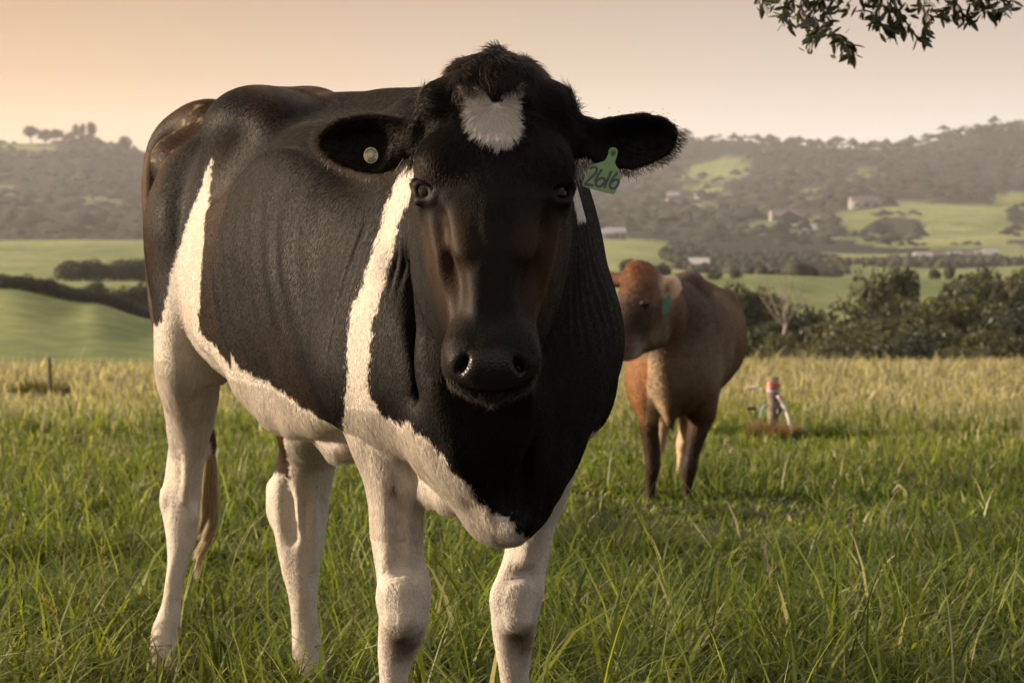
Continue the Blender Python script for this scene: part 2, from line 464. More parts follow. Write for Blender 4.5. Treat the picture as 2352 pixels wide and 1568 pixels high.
    for a_, b_ in (((907, 1080, 3.765), (916, 1290, 3.765)), ((660, 1110, 4.755), (672, 1240, 4.75)), ((1215, 1320, 3.94), (1165, 1325, 3.945)), ((890, 1318, 3.762), (955, 1315, 3.762))):
        S.cap(at(*a_), at(*b_), .006, .006, k=.030, cut=True)
    S.cap(at(628, 1120, 4.83), at(637, 1185, 4.82), .016, .014, k=.04)     # points of the hocks
    S.cap(at(385, 1135, 5.06), at(388, 1185, 5.06), .018, .016, k=.04)
    S.cap(at(520, 740, 4.74), at(492, 862, 4.82), .028, .016, k=.07)       # flank fold
    S.cap(at(975, 1120, 3.77), at(1030, 1150, 3.70), .022, .02, k=.05)     # armpit fold
    S.ell(at(786, 1034, 4.14), (.030, .08, .013), k=.05)                  # navel fold
    S.ell(at(712, 985, 4.7), (.06, .12, .06), k=.06)
    S.tube(leg_rows(TAIL), k=.03, n=5)
    # head
    m = .4; c = head_pt(0, .3, -.1)
    sl, P = S.box(c - m, c + m)
    q = [P[i] - HP0[i] for i in range(3)]
    u = q[0] * HR[0] + q[1] * HR[1] + q[2] * HR[2]
    t = q[0] * HL[0] + q[1] * HL[1] + q[2] * HL[2]
    n = q[0] * HN[0] + q[1] * HN[1] + q[2] * HN[2]
    u, t, n = [a.astype(np.float32) for a in (u, t, n)]
    tt = np.linspace(-.02, .65, 300)
    def tab(T, i): return np.interp(t, tt, spline(T)(tt)[i]).astype(np.float32)
    w, nf, nbk, ex = [tab(SKULL, i) for i in range(4)]
    hc, nc = (nf - nbk) / 2, (nf + nbk) / 2
    f = (np.abs(u / w) ** ex + np.abs((n - nc) / hc) ** ex) ** (1 / ex)
    d = (f - 1) * np.minimum(w, hc) * .9 + np.maximum(np.maximum(.004 - t, t - .575), 0)
    S.blend(sl, d, .05)
    w, nf, ex = [tab(NASAL, i) for i in range(3)]
    f = (np.abs(u / w) ** ex + np.abs((n - nf + .06) / .06) ** ex) ** (1 / ex)
    d = (f - 1) * np.minimum(w, .06) * .9 + np.maximum(np.maximum(.17 - t, t - .55), 0)
    S.blend(sl, d, .025)
    ah = (HR, HL, HN)
    A3 = np.array(ah)
    S.ell(head_pt(0, .056, -.07), (.064, .052, .07), ah, .05)                      # poll
    for sgn in (-1, 1):
        S.ell(head_pt(sgn * .094, .203, -.032), (.034, .034, .036), ah, .05)         # brow
        S.ell(head_pt(sgn * .102, .247, -.060), (.027, .029, .036), ah, .03)        # orbit
        S.ell(head_pt(sgn * .058, .33, -.16), (.028, .10, .085), ah, .05)           # cheek
        S.cap(head_pt(sgn * .085, .30, -.050), head_pt(sgn * .058, .45, -.050), .012, .012, k=.035)   # facial crest
        S.ell(head_pt(sgn * .072, .41, -.028), (.016, .055, .016), ah, .03, cut=True)
        S.ell(head_pt(sgn * .080, .305, -.014), (.018, .035, .016), ah, .03, cut=True)
        S.ell(head_pt(sgn * .103, .085, -.045), (.022, .028, .03), ah, .04)         # horn bud
        S.cap(head_pt(sgn * .075, .275, -.018), head_pt(sgn * .050, .36, -.010), .007, .005, k=.04)  # bone edge below the eye
        S.ell(head_pt(sgn * .047, .528, -.052), (.034, .052, .055), ah, .03)        # lips' sides
        S.ell(head_pt(sgn * .046, .534, -.022), (.024, .026, .024), ah, .02)        # nostril wings
    S.ell(head_pt(0, .535, -.055), (.066, .056, .066), ah, .03)                     # muzzle
    S.ell(head_pt(0, .550, -.018), (.052, .036, .032), ah, .03)
    S.ell(head_pt(0, .548, -.080), (.06, .032, .05), ah, .03)                      # chin
    for sgn in (-1, 1):
        S.ell(head_pt(sgn * .045, .556, .000), (.0055, .013, .020), ((sgn * .85, -.5, 0) @ A3, (sgn * .5, .85, 0) @ A3, HN), .014, cut=True)
        ec, g, tg = eye_frame(sgn)
        S.ell(ec + g * .010, (.035, .0215, .034), (tg, np.cross(g, tg), g), .006, cut=True)
        upv = np.cross(g, tg); upv = upv * -np.sign(upv @ HL)
        a0, m0, b0 = ec + g * .0175 - tg * .033, ec + g * .0255 + upv * .0155 - tg * .004, ec + g * .0175 + tg * .032
        S.cap(a0, m0, .0050, .0055, k=.008); S.cap(m0, b0, .0055, .0045, k=.008)          # upper lid
        m1 = ec + g * .0225 - upv * .0195
        S.cap(a0, m1, .0045, .0055, k=.012); S.cap(m1, b0, .0055, .0045, k=.012)           # lower lid
    # ears
    for E, bx, sg in ((EAR_A, 985, -1), (EAR_B, 1280, 1)):
        poly = np.array([at(x, y, EAR_Y)[[0, 2]] for x, y in E])
        lo, hi = poly.min(0) - .03, poly.max(0) + .03
        sl, P = S.box((lo[0], EAR_Y - .1, lo[1]), (hi[0], EAR_Y + .1, hi[1]))
        d2 = poly_sd(P[0][:, 0, :] + 0 * P[2][:, 0, :], P[2][:, 0, :] + 0 * P[0][:, 0, :], poly)[:, None, :]
        bX = at(bx, 300, EAR_Y)[0]
        out = np.clip(sg * (P[0] - bX) / .2, 0, 1)
        dep = np.clip(-d2 / .05, 0, 1); dep = dep * dep * (3 - 2 * dep)
        yp = EAR_Y - .035 + .045 * out + .032 * dep * np.clip(out * 2.2, 0, 1)
        th = .008 + .030 * (1 - np.clip(out * 2.0, 0, 1)) * dep
        a = d2 + .006; b = np.abs(P[1] - yp) - th
        h = np.maximum(.012 - np.abs(a - b), 0) / .012
        S.blend(sl, np.maximum(a, b) + h * h * .003, .022)
    V, Q = S.surface()
    return relax(V, Q, 3), Q
# ------------------------------------------------------------------ materials
def new_mat(name):
    m = bpy.data.materials.new(name); m.use_nodes = True
    return m, m.node_tree.nodes, m.node_tree.links, m.node_tree.nodes['Principled BSDF']

def simple_mat(name, col, rough=0.6, noise=0.0, nscale=20.0, bump=0.0, col2=None, spec=0.5):
    m, N, L, b = new_mat(name)
    b.inputs['Roughness'].default_value = rough
    b.inputs['Specular IOR Level'].default_value = spec
    b.inputs['Base Color'].default_value = (*col, 1)
    if noise or bump:
        tc = N.new('ShaderNodeTexCoord'); tx = N.new('ShaderNodeTexNoise')
        tx.inputs['Scale'].default_value = nscale; tx.inputs['Detail'].default_value = 6
        L.new(tc.outputs['Object'], tx.inputs['Vector'])
        if noise:
            mx = N.new('ShaderNodeMix'); mx.data_type = 'RGBA'
            c2 = col2 or tuple(c * (1 - noise) for c in col)
            mx.inputs['A'].default_value = (*col, 1); mx.inputs['B'].default_value = (*c2, 1)
            rp = N.new('ShaderNodeMapRange'); rp.inputs['From Min'].default_value = .35; rp.inputs['From Max'].default_value = .65
            L.new(tx.outputs['Fac'], rp.inputs['Value']); L.new(rp.outputs['Result'], mx.inputs['Factor'])
            L.new(mx.outputs['Result'], b.inputs['Base Color'])
        if bump:
            bp = N.new('ShaderNodeBump'); bp.inputs['Strength'].default_value = bump; bp.inputs['Distance'].default_value = .01
            L.new(tx.outputs['Fac'], bp.inputs['Height']); L.new(bp.outputs['Normal'], b.inputs['Normal'])
    return m

def hide_mat():
    """skin under the coat; colour, wetness and bare skin follow the animal itself"""
    m, N, L, b = new_mat('cow_skin')
    a = N.new('ShaderNodeAttribute'); a.attribute_name = 'coat'
    wet = N.new('ShaderNodeAttribute'); wet.attribute_name = 'wet'
    tc = N.new('ShaderNodeTexCoord')
    nz = N.new('ShaderNodeTexNoise'); nz.inputs['Scale'].default_value = 320; nz.inputs['Detail'].default_value = 3
    L.new(tc.outputs['Object'], nz.inputs['Vector'])
    mr = N.new('ShaderNodeMapRange'); mr.inputs['To Min'].default_value = .75; mr.inputs['To Max'].default_value = 1.2
    L.new(nz.outputs['Fac'], mr.inputs['Value'])
    mu = N.new('ShaderNodeMix'); mu.data_type = 'RGBA'; mu.blend_type = 'MULTIPLY'; mu.inputs['Factor'].default_value = 1
    L.new(a.outputs['Color'], mu.inputs['A']); L.new(mr.outputs['Result'], mu.inputs['B'])
    L.new(mu.outputs['Result'], b.inputs['Base Color'])
    r = N.new('ShaderNodeMapRange'); r.inputs['To Min'].default_value = .6; r.inputs['To Max'].default_value = .36
    L.new(wet.outputs['Fac'], r.inputs['Value']); L.new(r.outputs['Result'], b.inputs['Roughness'])
    sp = N.new('ShaderNodeMapRange'); sp.inputs['To Min'].default_value = .08; sp.inputs['To Max'].default_value = .22
    L.new(wet.outputs['Fac'], sp.inputs['Value']); L.new(sp.outputs['Result'], b.inputs['Specular IOR Level'])
    vo = N.new('ShaderNodeTexVoronoi'); vo.inputs['Scale'].default_value = 230
    L.new(tc.outputs['Object'], vo.inputs['Vector'])
    hm = N.new('ShaderNodeMath'); hm.operation = 'MULTIPLY'
    L.new(vo.outputs['Distance'], hm.inputs[0]); L.new(wet.outputs['Fac'], hm.inputs[1])
    bp = N.new('ShaderNodeBump'); bp.inputs['Strength'].default_value = .35; bp.inputs['Distance'].default_value = .003
    L.new(hm.outputs[0], bp.inputs['Height']); L.new(bp.outputs['Normal'], b.inputs['Normal'])
    return m

def fur_mat(name='coat_hair', rough=.35, radial=.45):
    m = bpy.data.materials.new(name); m.use_nodes = True
    N, L = m.node_tree.nodes, m.node_tree.links
    for n in list(N): N.remove(n)
    o = N.new('ShaderNodeOutputMaterial')
    h = N.new('ShaderNodeBsdfHairPrincipled'); h.parametrization = 'COLOR'
    a = N.new('ShaderNodeAttribute'); a.attribute_name = 'coat'
    L.new(a.outputs['Color'], h.inputs['Color'])
    h.inputs['Roughness'].default_value = rough; h.inputs['Radial Roughness'].default_value = radial
    h.inputs['IOR'].default_value = 1.28
    h.inputs['Random Roughness'].default_value = .3
    d = N.new('ShaderNodeBsdfDiffuse'); L.new(a.outputs['Color'], d.inputs['Color'])
    mx = N.new('ShaderNodeMixShader'); mx.inputs[0].default_value = .36
    L.new(d.outputs[0], mx.inputs[1]); L.new(h.outputs[0], mx.inputs[2])
    L.new(mx.outputs[0], o.inputs['Surface'])
    return m

MAT_SKIN = hide_mat()
MAT_FUR = fur_mat()
MAT_EYE = simple_mat('eye', (.004, .003, .0025), .07, spec=.14)

def hair_obj(name, P, rad, col, mat, parent):
    """P (n, k, 3) strand points, rad (k,) or (n, k), col (n, 3)"""
    n, k, _ = P.shape
    cu = bpy.data.hair_curves.new(name)
    cu.add_curves([k] * n)
    cu.attributes['position'].data.foreach_set('vector', P.astype(np.float32).ravel())
    a = cu.attributes.get('radius') or cu.attributes.new('radius', 'FLOAT', 'POINT')
    a.data.foreach_set('value', np.broadcast_to(rad, (n, k)).astype(np.float32).ravel())
    c = cu.attributes.new('coat', 'FLOAT_COLOR', 'CURVE')
    c.data.foreach_set('color', np.c_[col, np.ones(n)].astype(np.float32).ravel())
    cu.materials.append(mat)
    o = bpy.data.objects.new(name, cu); C.objects.link(o)
    if parent:
        o.parent = parent
        o.matrix_parent_inverse = Matrix.Translation(Vector(parent.location)).inverted()
    return o

def scatter(V, Q, N, n, weight=None):
    """n random points on a surface with their normals and source vertex"""
    T = np.concatenate([Q[:, [0, 1, 2]], Q[:, [0, 2, 3]]])
    ar = np.linalg.norm(np.cross(V[T[:, 1]] - V[T[:, 0]], V[T[:, 2]] - V[T[:, 0]]), axis=1)
    if weight is not None: ar = ar * weight[T].mean(1)
    cdf = np.cumsum(ar); ti = np.searchsorted(cdf, rng.random(n) * cdf[-1])
    r1, r2 = np.sqrt(rng.random(n)), rng.random(n)
    b = np.stack([1 - r1, r1 * (1 - r2), r1 * r2], 1)[:, :, None]
    p = (V[T[ti]] * b).sum(1); nn = (N[T[ti]] * b).sum(1)
    return p, nn / (np.linalg.norm(nn, axis=1, keepdims=True) + 1e-9), T[ti, 0]

def strands(p, nn, flow, length, lift, k=4, curl=.25, droop=0.0):
    n = len(p)
    t = flow - nn * (flow * nn).sum(1, keepdims=True)
    t = t / (np.linalg.norm(t, axis=1, keepdims=True) + 1e-9)
    side = np.cross(nn, t)
    t = t + side * rng.normal(0, curl, (n, 1)); t = t / np.linalg.norm(t, axis=1, keepdims=True)
    lift = np.broadcast_to(lift, n)[:, None] * rng.uniform(.6, 1.5, (n, 1))
    s = np.linspace(0, 1, k)
    P = np.empty((n, k, 3))
    L = np.broadcast_to(length, n)[:, None] * rng.uniform(.7, 1.2, (n, 1))
    bend = rng.normal(0, curl * .5, (n, 1))
    for j, sj in enumerate(s):
        P[:, j] = p + L * (t * sj + nn * lift * (sj - .45 * sj * sj) + side * bend * sj * sj) + np.array((0, 0, -1)) * (L * droop * sj * sj)
    P[:, 0] -= nn * .001
    return P

# ------------------------------------------------------------------ markings of the black and white cow
BAND_L = [(-.17, 1.5), (-.193, 1.315), (-.21, 1.287), (-.226, 1.248), (-.238, 1.216), (-.25, 1.167), (-.262, 1.128), (-.277, 1.08), (-.298, 1.031), (-.303, .999), (-.307, .926), (-.309, .885), (-.318, .831), (-.325, .792)]
BAND_R = [(-.10, 1.5), (-.159, 1.308), (-.166, 1.263), (-.184, 1.232), (-.199, 1.209), (-.212, 1.177), (-.219, 1.13), (-.23, 1.09), (-.242, 1.051), (-.253, 1.019), (-.258, .971), (-.263, .913), (-.263, .893), (-.253, .866), (-.236, .842), (-.21, .834), (-.187, .845), (-.176, .824),
          (-.146, .817), (-.136, .794), (-.113, .78), (-.101, .761), (-.082, .74), (-.064, .715), (-.042, .686), (-.023, .674), (-.005, .673), (.007, .655), (.019, .644)]
BAND = BAND_L + [(-.40, .75), (-.40, -.1), (.45, -.1), (.45, .58), (.04, .60)] + BAND_R[::-1]
THIGH = [(-.679, 1.334), (-.697, 1.312), (-.715, 1.267), (-.742, 1.216), (-.768, 1.156), (-.793, 1.094), (-.812, 1.044), (-.822, .991), (-.835, .944), (-.90, .93), (-1.2, .92), (-1.2, -.1), (-.2, -.1), (-.2, .68), (-.60, .79), (-.66, .89),
         (-.712, .944), (-.702, .983), (-.696, 1.043), (-.690, 1.102), (-.686, 1.159), (-.690, 1.217), (-.684, 1.277)]
STAR = [(-.094, 1.438), (-.074, 1.431), (-.056, 1.425), (-.048, 1.427), (-.041, 1.417), (-.031, 1.407), (-.02, 1.409), (-.008, 1.42), (.007, 1.432), (.017, 1.436), (.016, 1.408), (.013, 1.386), (.016, 1.365), (.010, 1.342), (-.004, 1.334), (-.027, 1.326), (-.049, 1.334), (-.066, 1.347), (-.078, 1.364), (-.082, 1.387), (-.084, 1.41)]
BELLY_X = [.30, .46, .56, .62, .67, .70, .71, .74, .815, .885, .97, 1.02, 1.07, 1.1, 1.2, 1.3]
BELLY_Z = [.97, .935, .913, .895, .872, .91, .905, .88, .873, .863, .848, .83, .816, .796, .765, .73]
TAIL_PTS = catmull([at(x, y, Y) for x, y, Y, _, _ in TAIL], 4)
WHITE = np.array((.51, .472, .43)); BLACK = np.array((.0036, .0029, .0026)); BROWN = np.array((.055, .025, .010))

def cow_coat(P):
    """coat colour (n,3), white mask, bare/wet mask at points of the animal"""
    n1, n2 = vnoise(P, 70, 1), vnoise(P, 70, 2)
    n3, n4 = vnoise(P, 190, 3), vnoise(P, 190, 4)
    X = P[:, 0] + .004 * n1 + .0015 * n3; Y = P[:, 1]; Z = P[:, 2] + .008 * n2 + .002 * n4
    L = cow_local(P); xl = L[:, 0] + .008 * n1 + .006 * n3
    h = head_local(P)
    head = (h[:, 2] > -.20) & (Y < 3.56) & (P[:, 2] > .93)
    wht = in_poly(X, Z, BAND) & (Y < 4.4)
    wht |= (P[:, 2] < .785 + .01 * n1) & (Y > 3.88) & (Y < 4.4) & (P[:, 0] > .03)
    wht |= (X > .06) & (Y > 3.60 + .01 * n1) & (Y < 3.72 + .01 * n2) & (P[:, 2] > 1.2)
    wht |= in_poly(X, Z, THIGH) & (Y > 4.4)
    wht |= (Z < np.interp(xl, BELLY_X, BELLY_Z)) & (xl > .30) & (xl < 1.35) & (Y > 3.75) & (P[:, 2] > .55)
    wht &= ~((X < -.532) & (X > -.63) & (Z > .575) & (Z < .75) & (Y > 4.6))
    wht = np.where(head, False, wht)
    st = in_poly(P[:, 0] + .005 * n3, P[:, 2] + .008 * n4, STAR) & (Y < 3.46) & head
    wht |= st
    dt = np.full(len(P), 9.0)
    for q in TAIL_PTS:
        dt = np.minimum(dt, ((P - q) ** 2).sum(1))
    tail = np.sqrt(dt) < .045
    tail &= (P[:, 2] < 1.36) & (Y > 5.12)
    wht &= ~tail
    # brown burn in the black coat; warm sunlight on the face sides painted in
    big = vnoise(P, 9, 5) * .5 + vnoise(P, 28, 6) * .35 + .3
    br = np.clip((1.02 - P[:, 2]) * 2.6, 0, 1) * np.clip(big + .15, 0, 1) * (L[:, 0] < 1.1)
    br = np.maximum(br, .5 * np.clip(vnoise(P, 6, 7) * .8 + .1, 0, 1) * (L[:, 0] < .6))
    br = np.maximum(br, np.where(tail, .75, 0))
    br = np.where(head, np.clip(.10 * np.clip(big, 0, 1) + .40 * np.clip((h[:, 2] + .13) / .06, 0, 1) * np.clip((np.abs(h[:, 0]) - .025) / .05, 0, 1) * np.clip((h[:, 1] - .275) / .06, 0, 1) * np.clip((.5 - h[:, 1]) / .05, 0, 1), 0, 1), br)
    col = BLACK + (BROWN - BLACK) * br[:, None]
    stain = .5 + .5 * vnoise(P, 14, 8)
    w = WHITE * (1 - .10 * stain[:, None] * np.array((.5, .9, 1.4)))
    col = np.where(wht[:, None], w, col)
    # mud on the lower legs and knees
    leg = np.clip((.30 - P[:, 2]) / .25, 0, 1) * np.clip(vnoise(P, 25, 9) * .8 + .35, 0, 1)
    for c, r in ((at(926, 1470, 3.78), (.038, .06, .058)), (at(1205, 1478, 3.97), (.034, .06, .052))):
        q = (P - c) / np.array(r)
        leg = np.maximum(leg, np.clip(1.25 - np.sqrt((q ** 2).sum(1)) + .25 * n1, 0, .85))
    leg = np.where(P[:, 2] < .62, leg, 0) * wht
    col = col * (1 - leg[:, None]) + np.array((.085, .062, .036)) * leg[:, None]
    fleck = (vnoise(P, 95, 33) > .30) & (vnoise(P, 22, 34) > .05) & (np.linalg.norm(P - at(402, 300, 5.1), axis=1) < .10)
    col = np.where(fleck[:, None], np.array((.16, .115, .055)), col)
    # nose pad, lips, hooves
    q = (h - np.array((0, .556, -.01))) / np.array((.058, .032, .03))
    wet = np.clip(1.35 - np.sqrt((q ** 2).sum(1)), 0, .35) / .35 * (h[:, 2] > -.05) * head
    col = col * (1 - wet[:, None]) + np.array((.010, .0085, .008)) * wet[:, None]
    hoof = P[:, 2] < .06
    col = np.where(hoof[:, None], np.array((.03, .024, .018)), col)
    bare = np.maximum(wet, hoof)
    return col, wht, wet, bare

def cow_flow(P, N):
    """direction the coat lies in"""
    h = head_local(P); L = cow_local(P)
    f = np.tile(-FW * .55 + np.array((0, 0, -.8)), (len(P), 1))
    neck = np.clip((3.95 - P[:, 1]) / .3, 0, 1)[:, None]
    f = f * (1 - neck) + np.array((-.12, .15, -1.0)) * neck
    leg = (P[:, 2] < .8)[:, None]
    f = np.where(leg, np.array((0, .15, -1.0)), f)
    head = (h[:, 2] > -.19) & (P[:, 1] < 3.56) & (P[:, 2] > .93)
    wh = np.array((.0, .105))                                   # whorl on the brow
    d = h[:, :2] - wh
    r = np.linalg.norm(d, axis=1, keepdims=True) + 1e-6
    out = d / r
    fh = out[:, :1] * HR * .8 + out[:, 1:] * HL + HL * np.clip(r * 4 - .25, -.2, 1.5)
    f = np.where(head[:, None], fh, f)
    ear = (np.abs(P[:, 0] + .03) > .15) & (P[:, 1] > 3.36) & (P[:, 1] < 3.58) & (P[:, 2] > 1.25) & (P[:, 2] < 1.43) & (np.abs(N[:, 1]) > -.1)
    fe = np.stack([np.sign(P[:, 0]), 0 * P[:, 0], -.35 + 0 * P[:, 0]], 1)
    return np.where(ear[:, None], fe, f), head, ear
# ------------------------------------------------------------------ the lie of the land
COLX = np.array([-2600, -900, -200, 0, 200, 355, 700, 1400, 1700, 2000, 2352, 2700, 4800], float)
LAND_Y = np.array([60, 68, 85, 110, 130, 170, 190, 250, 300, 400, 600, 700, 750, 1000, 1400, 1500, 1600, 2000, 2500, 3200, 4500], float)
_l = [852, 900, 960, 885, 805, 662, 668, 668, 650, 628, 575, 550, 575, 560, 470, 445, 420, 340, 355, 380, 400]
_l2 = [852, 900, 960, 885, 810, 697, 702, 680, 655, 630, 577, 551, 575, 560, 470, 445, 420, 340, 355, 380, 400]
_l3 = [852, 900, 960, 888, 820, 735, 738, 700, 660, 632, 580, 553, 576, 560, 480, 468, 450, 377, 375, 385, 400]
_m = [848, 900, 960, 888, 825, 750, 738, 690, 650, 638, 600, 580, 575, 552, 500, 485, 470, 420, 355, 370, 400]
_r1 = [843, 900, 960, 885, 838, 765, 735, 662, 626, 640, 614, 592, 580, 542, 505, 495, 485, 427, 340, 375, 400]
_r2 = [843, 900, 960, 885, 838, 772, 745, 668, 633, 652, 628, 616, 605, 575, 505, 490, 478, 407, 335, 375, 400]
_r3 = [843, 900, 960, 885, 842, 780, 755, 690, 642, 658, 636, 622, 612, 582, 485, 462, 470, 397, 344, 375, 400]
_r4 = [843, 900, 960, 885, 842, 785, 760, 700, 650, 660, 636, 620, 610, 575, 472, 452, 460, 372, 306, 350, 390]
TAB = np.array([_l, _l, _l, _l, _l2, _l3, _m, _r1, _r2, _r3, _r4, _r4, _r4], float)
_colfun = []
for row in TAB:
    z = CAM_H - (row - 447) / FPX * LAND_Y
    ys = np.concatenate([[-80, 0, 4.5, 6.5, 20, 35], LAND_Y]); zs = np.concatenate([[0, 0, 0, -.08, -1.16, -2.36], z])
    _colfun.append(spline(np.c_[ys, zs]))
def ground_z(X, Y):
    X = np.asarray(X, float); Y = np.asarray(Y, float)
    a = 1176 + X / np.maximum(Y, 20) * FPX
    i = np.clip(np.searchsorted(COLX, a) - 1, 0, len(COLX) - 2)
    f = np.clip((a - COLX[i]) / (COLX[i + 1] - COLX[i]), 0, 1); f = f * f * (3 - 2 * f)
    Z = np.stack([c(Y)[0] for c in _colfun], 0)
    flat = Z.reshape(len(COLX), -1); ar = np.arange(flat.shape[1])
    ii, ff = i.ravel(), f.ravel()
    z = flat[ii, ar] * (1 - ff) + flat[ii + 1, ar] * ff
    P = np.c_[X.ravel(), Y.ravel(), np.zeros(X.size)]
    Yr = Y.ravel()
    z = z + np.where(Yr < 60, .02, 0) * vnoise(P, 1.3, 41) + np.clip((Yr - 900) / 800, 0, 1) * (vnoise(P, 1 / 90., 42) * 7 + vnoise(P, 1 / 35., 43) * 2.5) \
        + np.clip((Yr - 110) / 200, 0, 1) * vnoise(P, 1 / 40., 44) * .35
    return z.reshape(X.shape)

def view_xy(P):
    """bearing and height of a point as seen from the viewpoint, in reference units"""
    return 1176 + FPX * P[:, 0] / P[:, 1], 447 - FPX * (P[:, 2] - CAM_H) / P[:, 1]

def blob(x, y, cx, cy, rx, ry, tilt=0.0):
    c, s = math.cos(tilt), math.sin(tilt)
    dx, dy = x - cx, y - cy
    return ((dx * c + dy * s) / rx) ** 2 + ((-dx * s + dy * c) / ry) ** 2
CLEAR = [(60, 338, 75, 15, .12), (20, 435, 34, 13, 0), (245, 462, 60, 7, .1), (1655, 393, 85, 26, -.1), (1622, 437, 60, 8, .05), (1985, 402, 45, 10, -.25), (1870, 442, 36, 13, -.1), (1790, 517, 100, 17, -.12), (1470, 575, 105, 26, .05), (2160, 520, 260, 55, .03), (2330, 470, 60, 30, 0), (1700, 478, 40, 8, 0), (1600, 470, 50, 8, .1)]
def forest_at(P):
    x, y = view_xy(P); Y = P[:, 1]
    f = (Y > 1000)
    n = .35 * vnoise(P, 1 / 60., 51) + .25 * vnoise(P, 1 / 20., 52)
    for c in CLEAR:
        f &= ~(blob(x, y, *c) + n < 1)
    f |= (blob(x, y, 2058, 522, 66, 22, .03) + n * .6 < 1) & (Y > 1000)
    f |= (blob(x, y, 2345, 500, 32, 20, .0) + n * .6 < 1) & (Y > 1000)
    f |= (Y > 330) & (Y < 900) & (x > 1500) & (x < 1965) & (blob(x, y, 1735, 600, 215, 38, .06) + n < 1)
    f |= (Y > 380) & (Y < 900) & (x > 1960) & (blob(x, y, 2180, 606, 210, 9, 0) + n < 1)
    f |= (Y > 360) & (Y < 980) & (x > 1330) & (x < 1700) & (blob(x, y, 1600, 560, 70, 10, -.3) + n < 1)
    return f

def vcol_mat(name, rough=.9, nscale=3.0, namp=.5, bump=0.0):
    m, N, L, b = new_mat(name)
    a = N.new('ShaderNodeAttribute'); a.attribute_name = 'tone'
    tc = N.new('ShaderNodeTexCoord'); nz = N.new('ShaderNodeTexNoise'); nz.inputs['Scale'].default_value = nscale; nz.inputs['Detail'].default_value = 8
    L.new(tc.outputs['Object'], nz.inputs['Vector'])
    mr = N.new('ShaderNodeMapRange'); mr.inputs['To Min'].default_value = 1 - namp; mr.inputs['To Max'].default_value = 1 + namp
    L.new(nz.outputs['Fac'], mr.inputs['Value'])
    mu = N.new('ShaderNodeMix'); mu.data_type = 'RGBA'; mu.blend_type = 'MULTIPLY'; mu.inputs['Factor'].default_value = 1
    L.new(a.outputs['Color'], mu.inputs['A']); L.new(mr.outputs['Result'], mu.inputs['B'])
    L.new(mu.outputs['Result'], b.inputs['Base Color'])
    b.inputs['Roughness'].default_value = rough; b.inputs['Specular IOR Level'].default_value = .15
    return m

def build_ground():
    ux = np.concatenate([np.linspace(-9000, -400, 60), np.linspace(-400, 2750, 300)[1:], np.linspace(2750, 11350, 60)[1:]])
    a = (ux - 1176) / FPX
    Yk = np.concatenate([np.linspace(-60, 3, 24), np.linspace(3.5, 70, 130), np.geomspace(72, 6000, 240)])
    YY, AA = np.meshgrid(Yk, a, indexing='ij')
    XX = AA * np.maximum(YY, 14)
    ZZ = ground_z(XX, YY)
    V = np.c_[XX.ravel(), YY.ravel(), ZZ.ravel()]
    ny, nx = XX.shape
    i = np.arange(ny * nx).reshape(ny, nx)
    Q = np.stack([i[:-1, :-1].ravel(), i[:-1, 1:].ravel(), i[1:, 1:].ravel(), i[1:, :-1].ravel()], 1)
    Y = V[:, 1]
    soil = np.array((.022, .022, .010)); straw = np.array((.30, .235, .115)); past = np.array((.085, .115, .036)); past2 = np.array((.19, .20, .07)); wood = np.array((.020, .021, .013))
    t = np.clip((Y - 14) / 16, 0, 1)[:, None]
    col = soil * (1 - t) + straw * t
    far = np.clip((Y - 70) / 15, 0, 1)[:, None]
    nz = np.clip(.5 + .5 * vnoise(V, 1 / 55., 61) + .4 * vnoise(V, 1 / 17., 62) + .25 * vnoise(V * np.array((1, .35, 1)), 1 / 6., 63), 0, 1)[:, None]
    pcol = past * (1 - nz) + past2 * nz
    x, y = view_xy(np.c_[V[:, 0], np.maximum(V[:, 1], 5), V[:, 2]])
    tracks = (np.abs(y - (560 + .02 * x)) < 3) & (Y > 500) & (Y < 720)
    col = col * (1 - far) + pcol * far
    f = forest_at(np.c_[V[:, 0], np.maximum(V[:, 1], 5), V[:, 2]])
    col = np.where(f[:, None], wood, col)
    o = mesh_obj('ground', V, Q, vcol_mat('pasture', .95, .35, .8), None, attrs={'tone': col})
    o['kind'] = 'structure'
build_ground()

# ------------------------------------------------------------------ foliage
def leaf_mat(name='foliage', trans=.35):
    m = bpy.data.materials.new(name); m.use_nodes = True
    N, L = m.node_tree.nodes, m.node_tree.links
    b = N['Principled BSDF']; out = N['Material Output']
    a = N.new('ShaderNodeAttribute'); a.attribute_name = 'tone'
    L.new(a.outputs['Color'], b.inputs['Base Color']); b.inputs['Roughness'].default_value = .5; b.inputs['Specular IOR Level'].default_value = .35
    tr = N.new('ShaderNodeBsdfTranslucent')
    hs = N.new('ShaderNodeMix'); hs.data_type = 'RGBA'; hs.blend_type = 'MULTIPLY'; hs.inputs['Factor'].default_value = 1; hs.inputs['B'].default_value = (1.5, 1.45, .7, 1)
    L.new(a.outputs['Color'], hs.inputs['A']); L.new(hs.outputs['Result'], tr.inputs['Color'])
    mx = N.new('ShaderNodeMixShader'); mx.inputs[0].default_value = trans
    L.new(b.outputs[0], mx.inputs[1]); L.new(tr.outputs[0], mx.inputs[2]); L.new(mx.outputs[0], out.inputs['Surface'])
    return m
MAT_LEAF = leaf_mat()
MAT_GRASS = leaf_mat('grass_blade', .45)
MAT_GRASS.node_tree.nodes['Principled BSDF'].inputs['Roughness'].default_value = .5
MAT_GRASS.node_tree.nodes['Principled BSDF'].inputs['Specular IOR Level'].default_value = .22
MAT_BARK = simple_mat('bark', (.10, .075, .055), .9, .5, 14, .6)

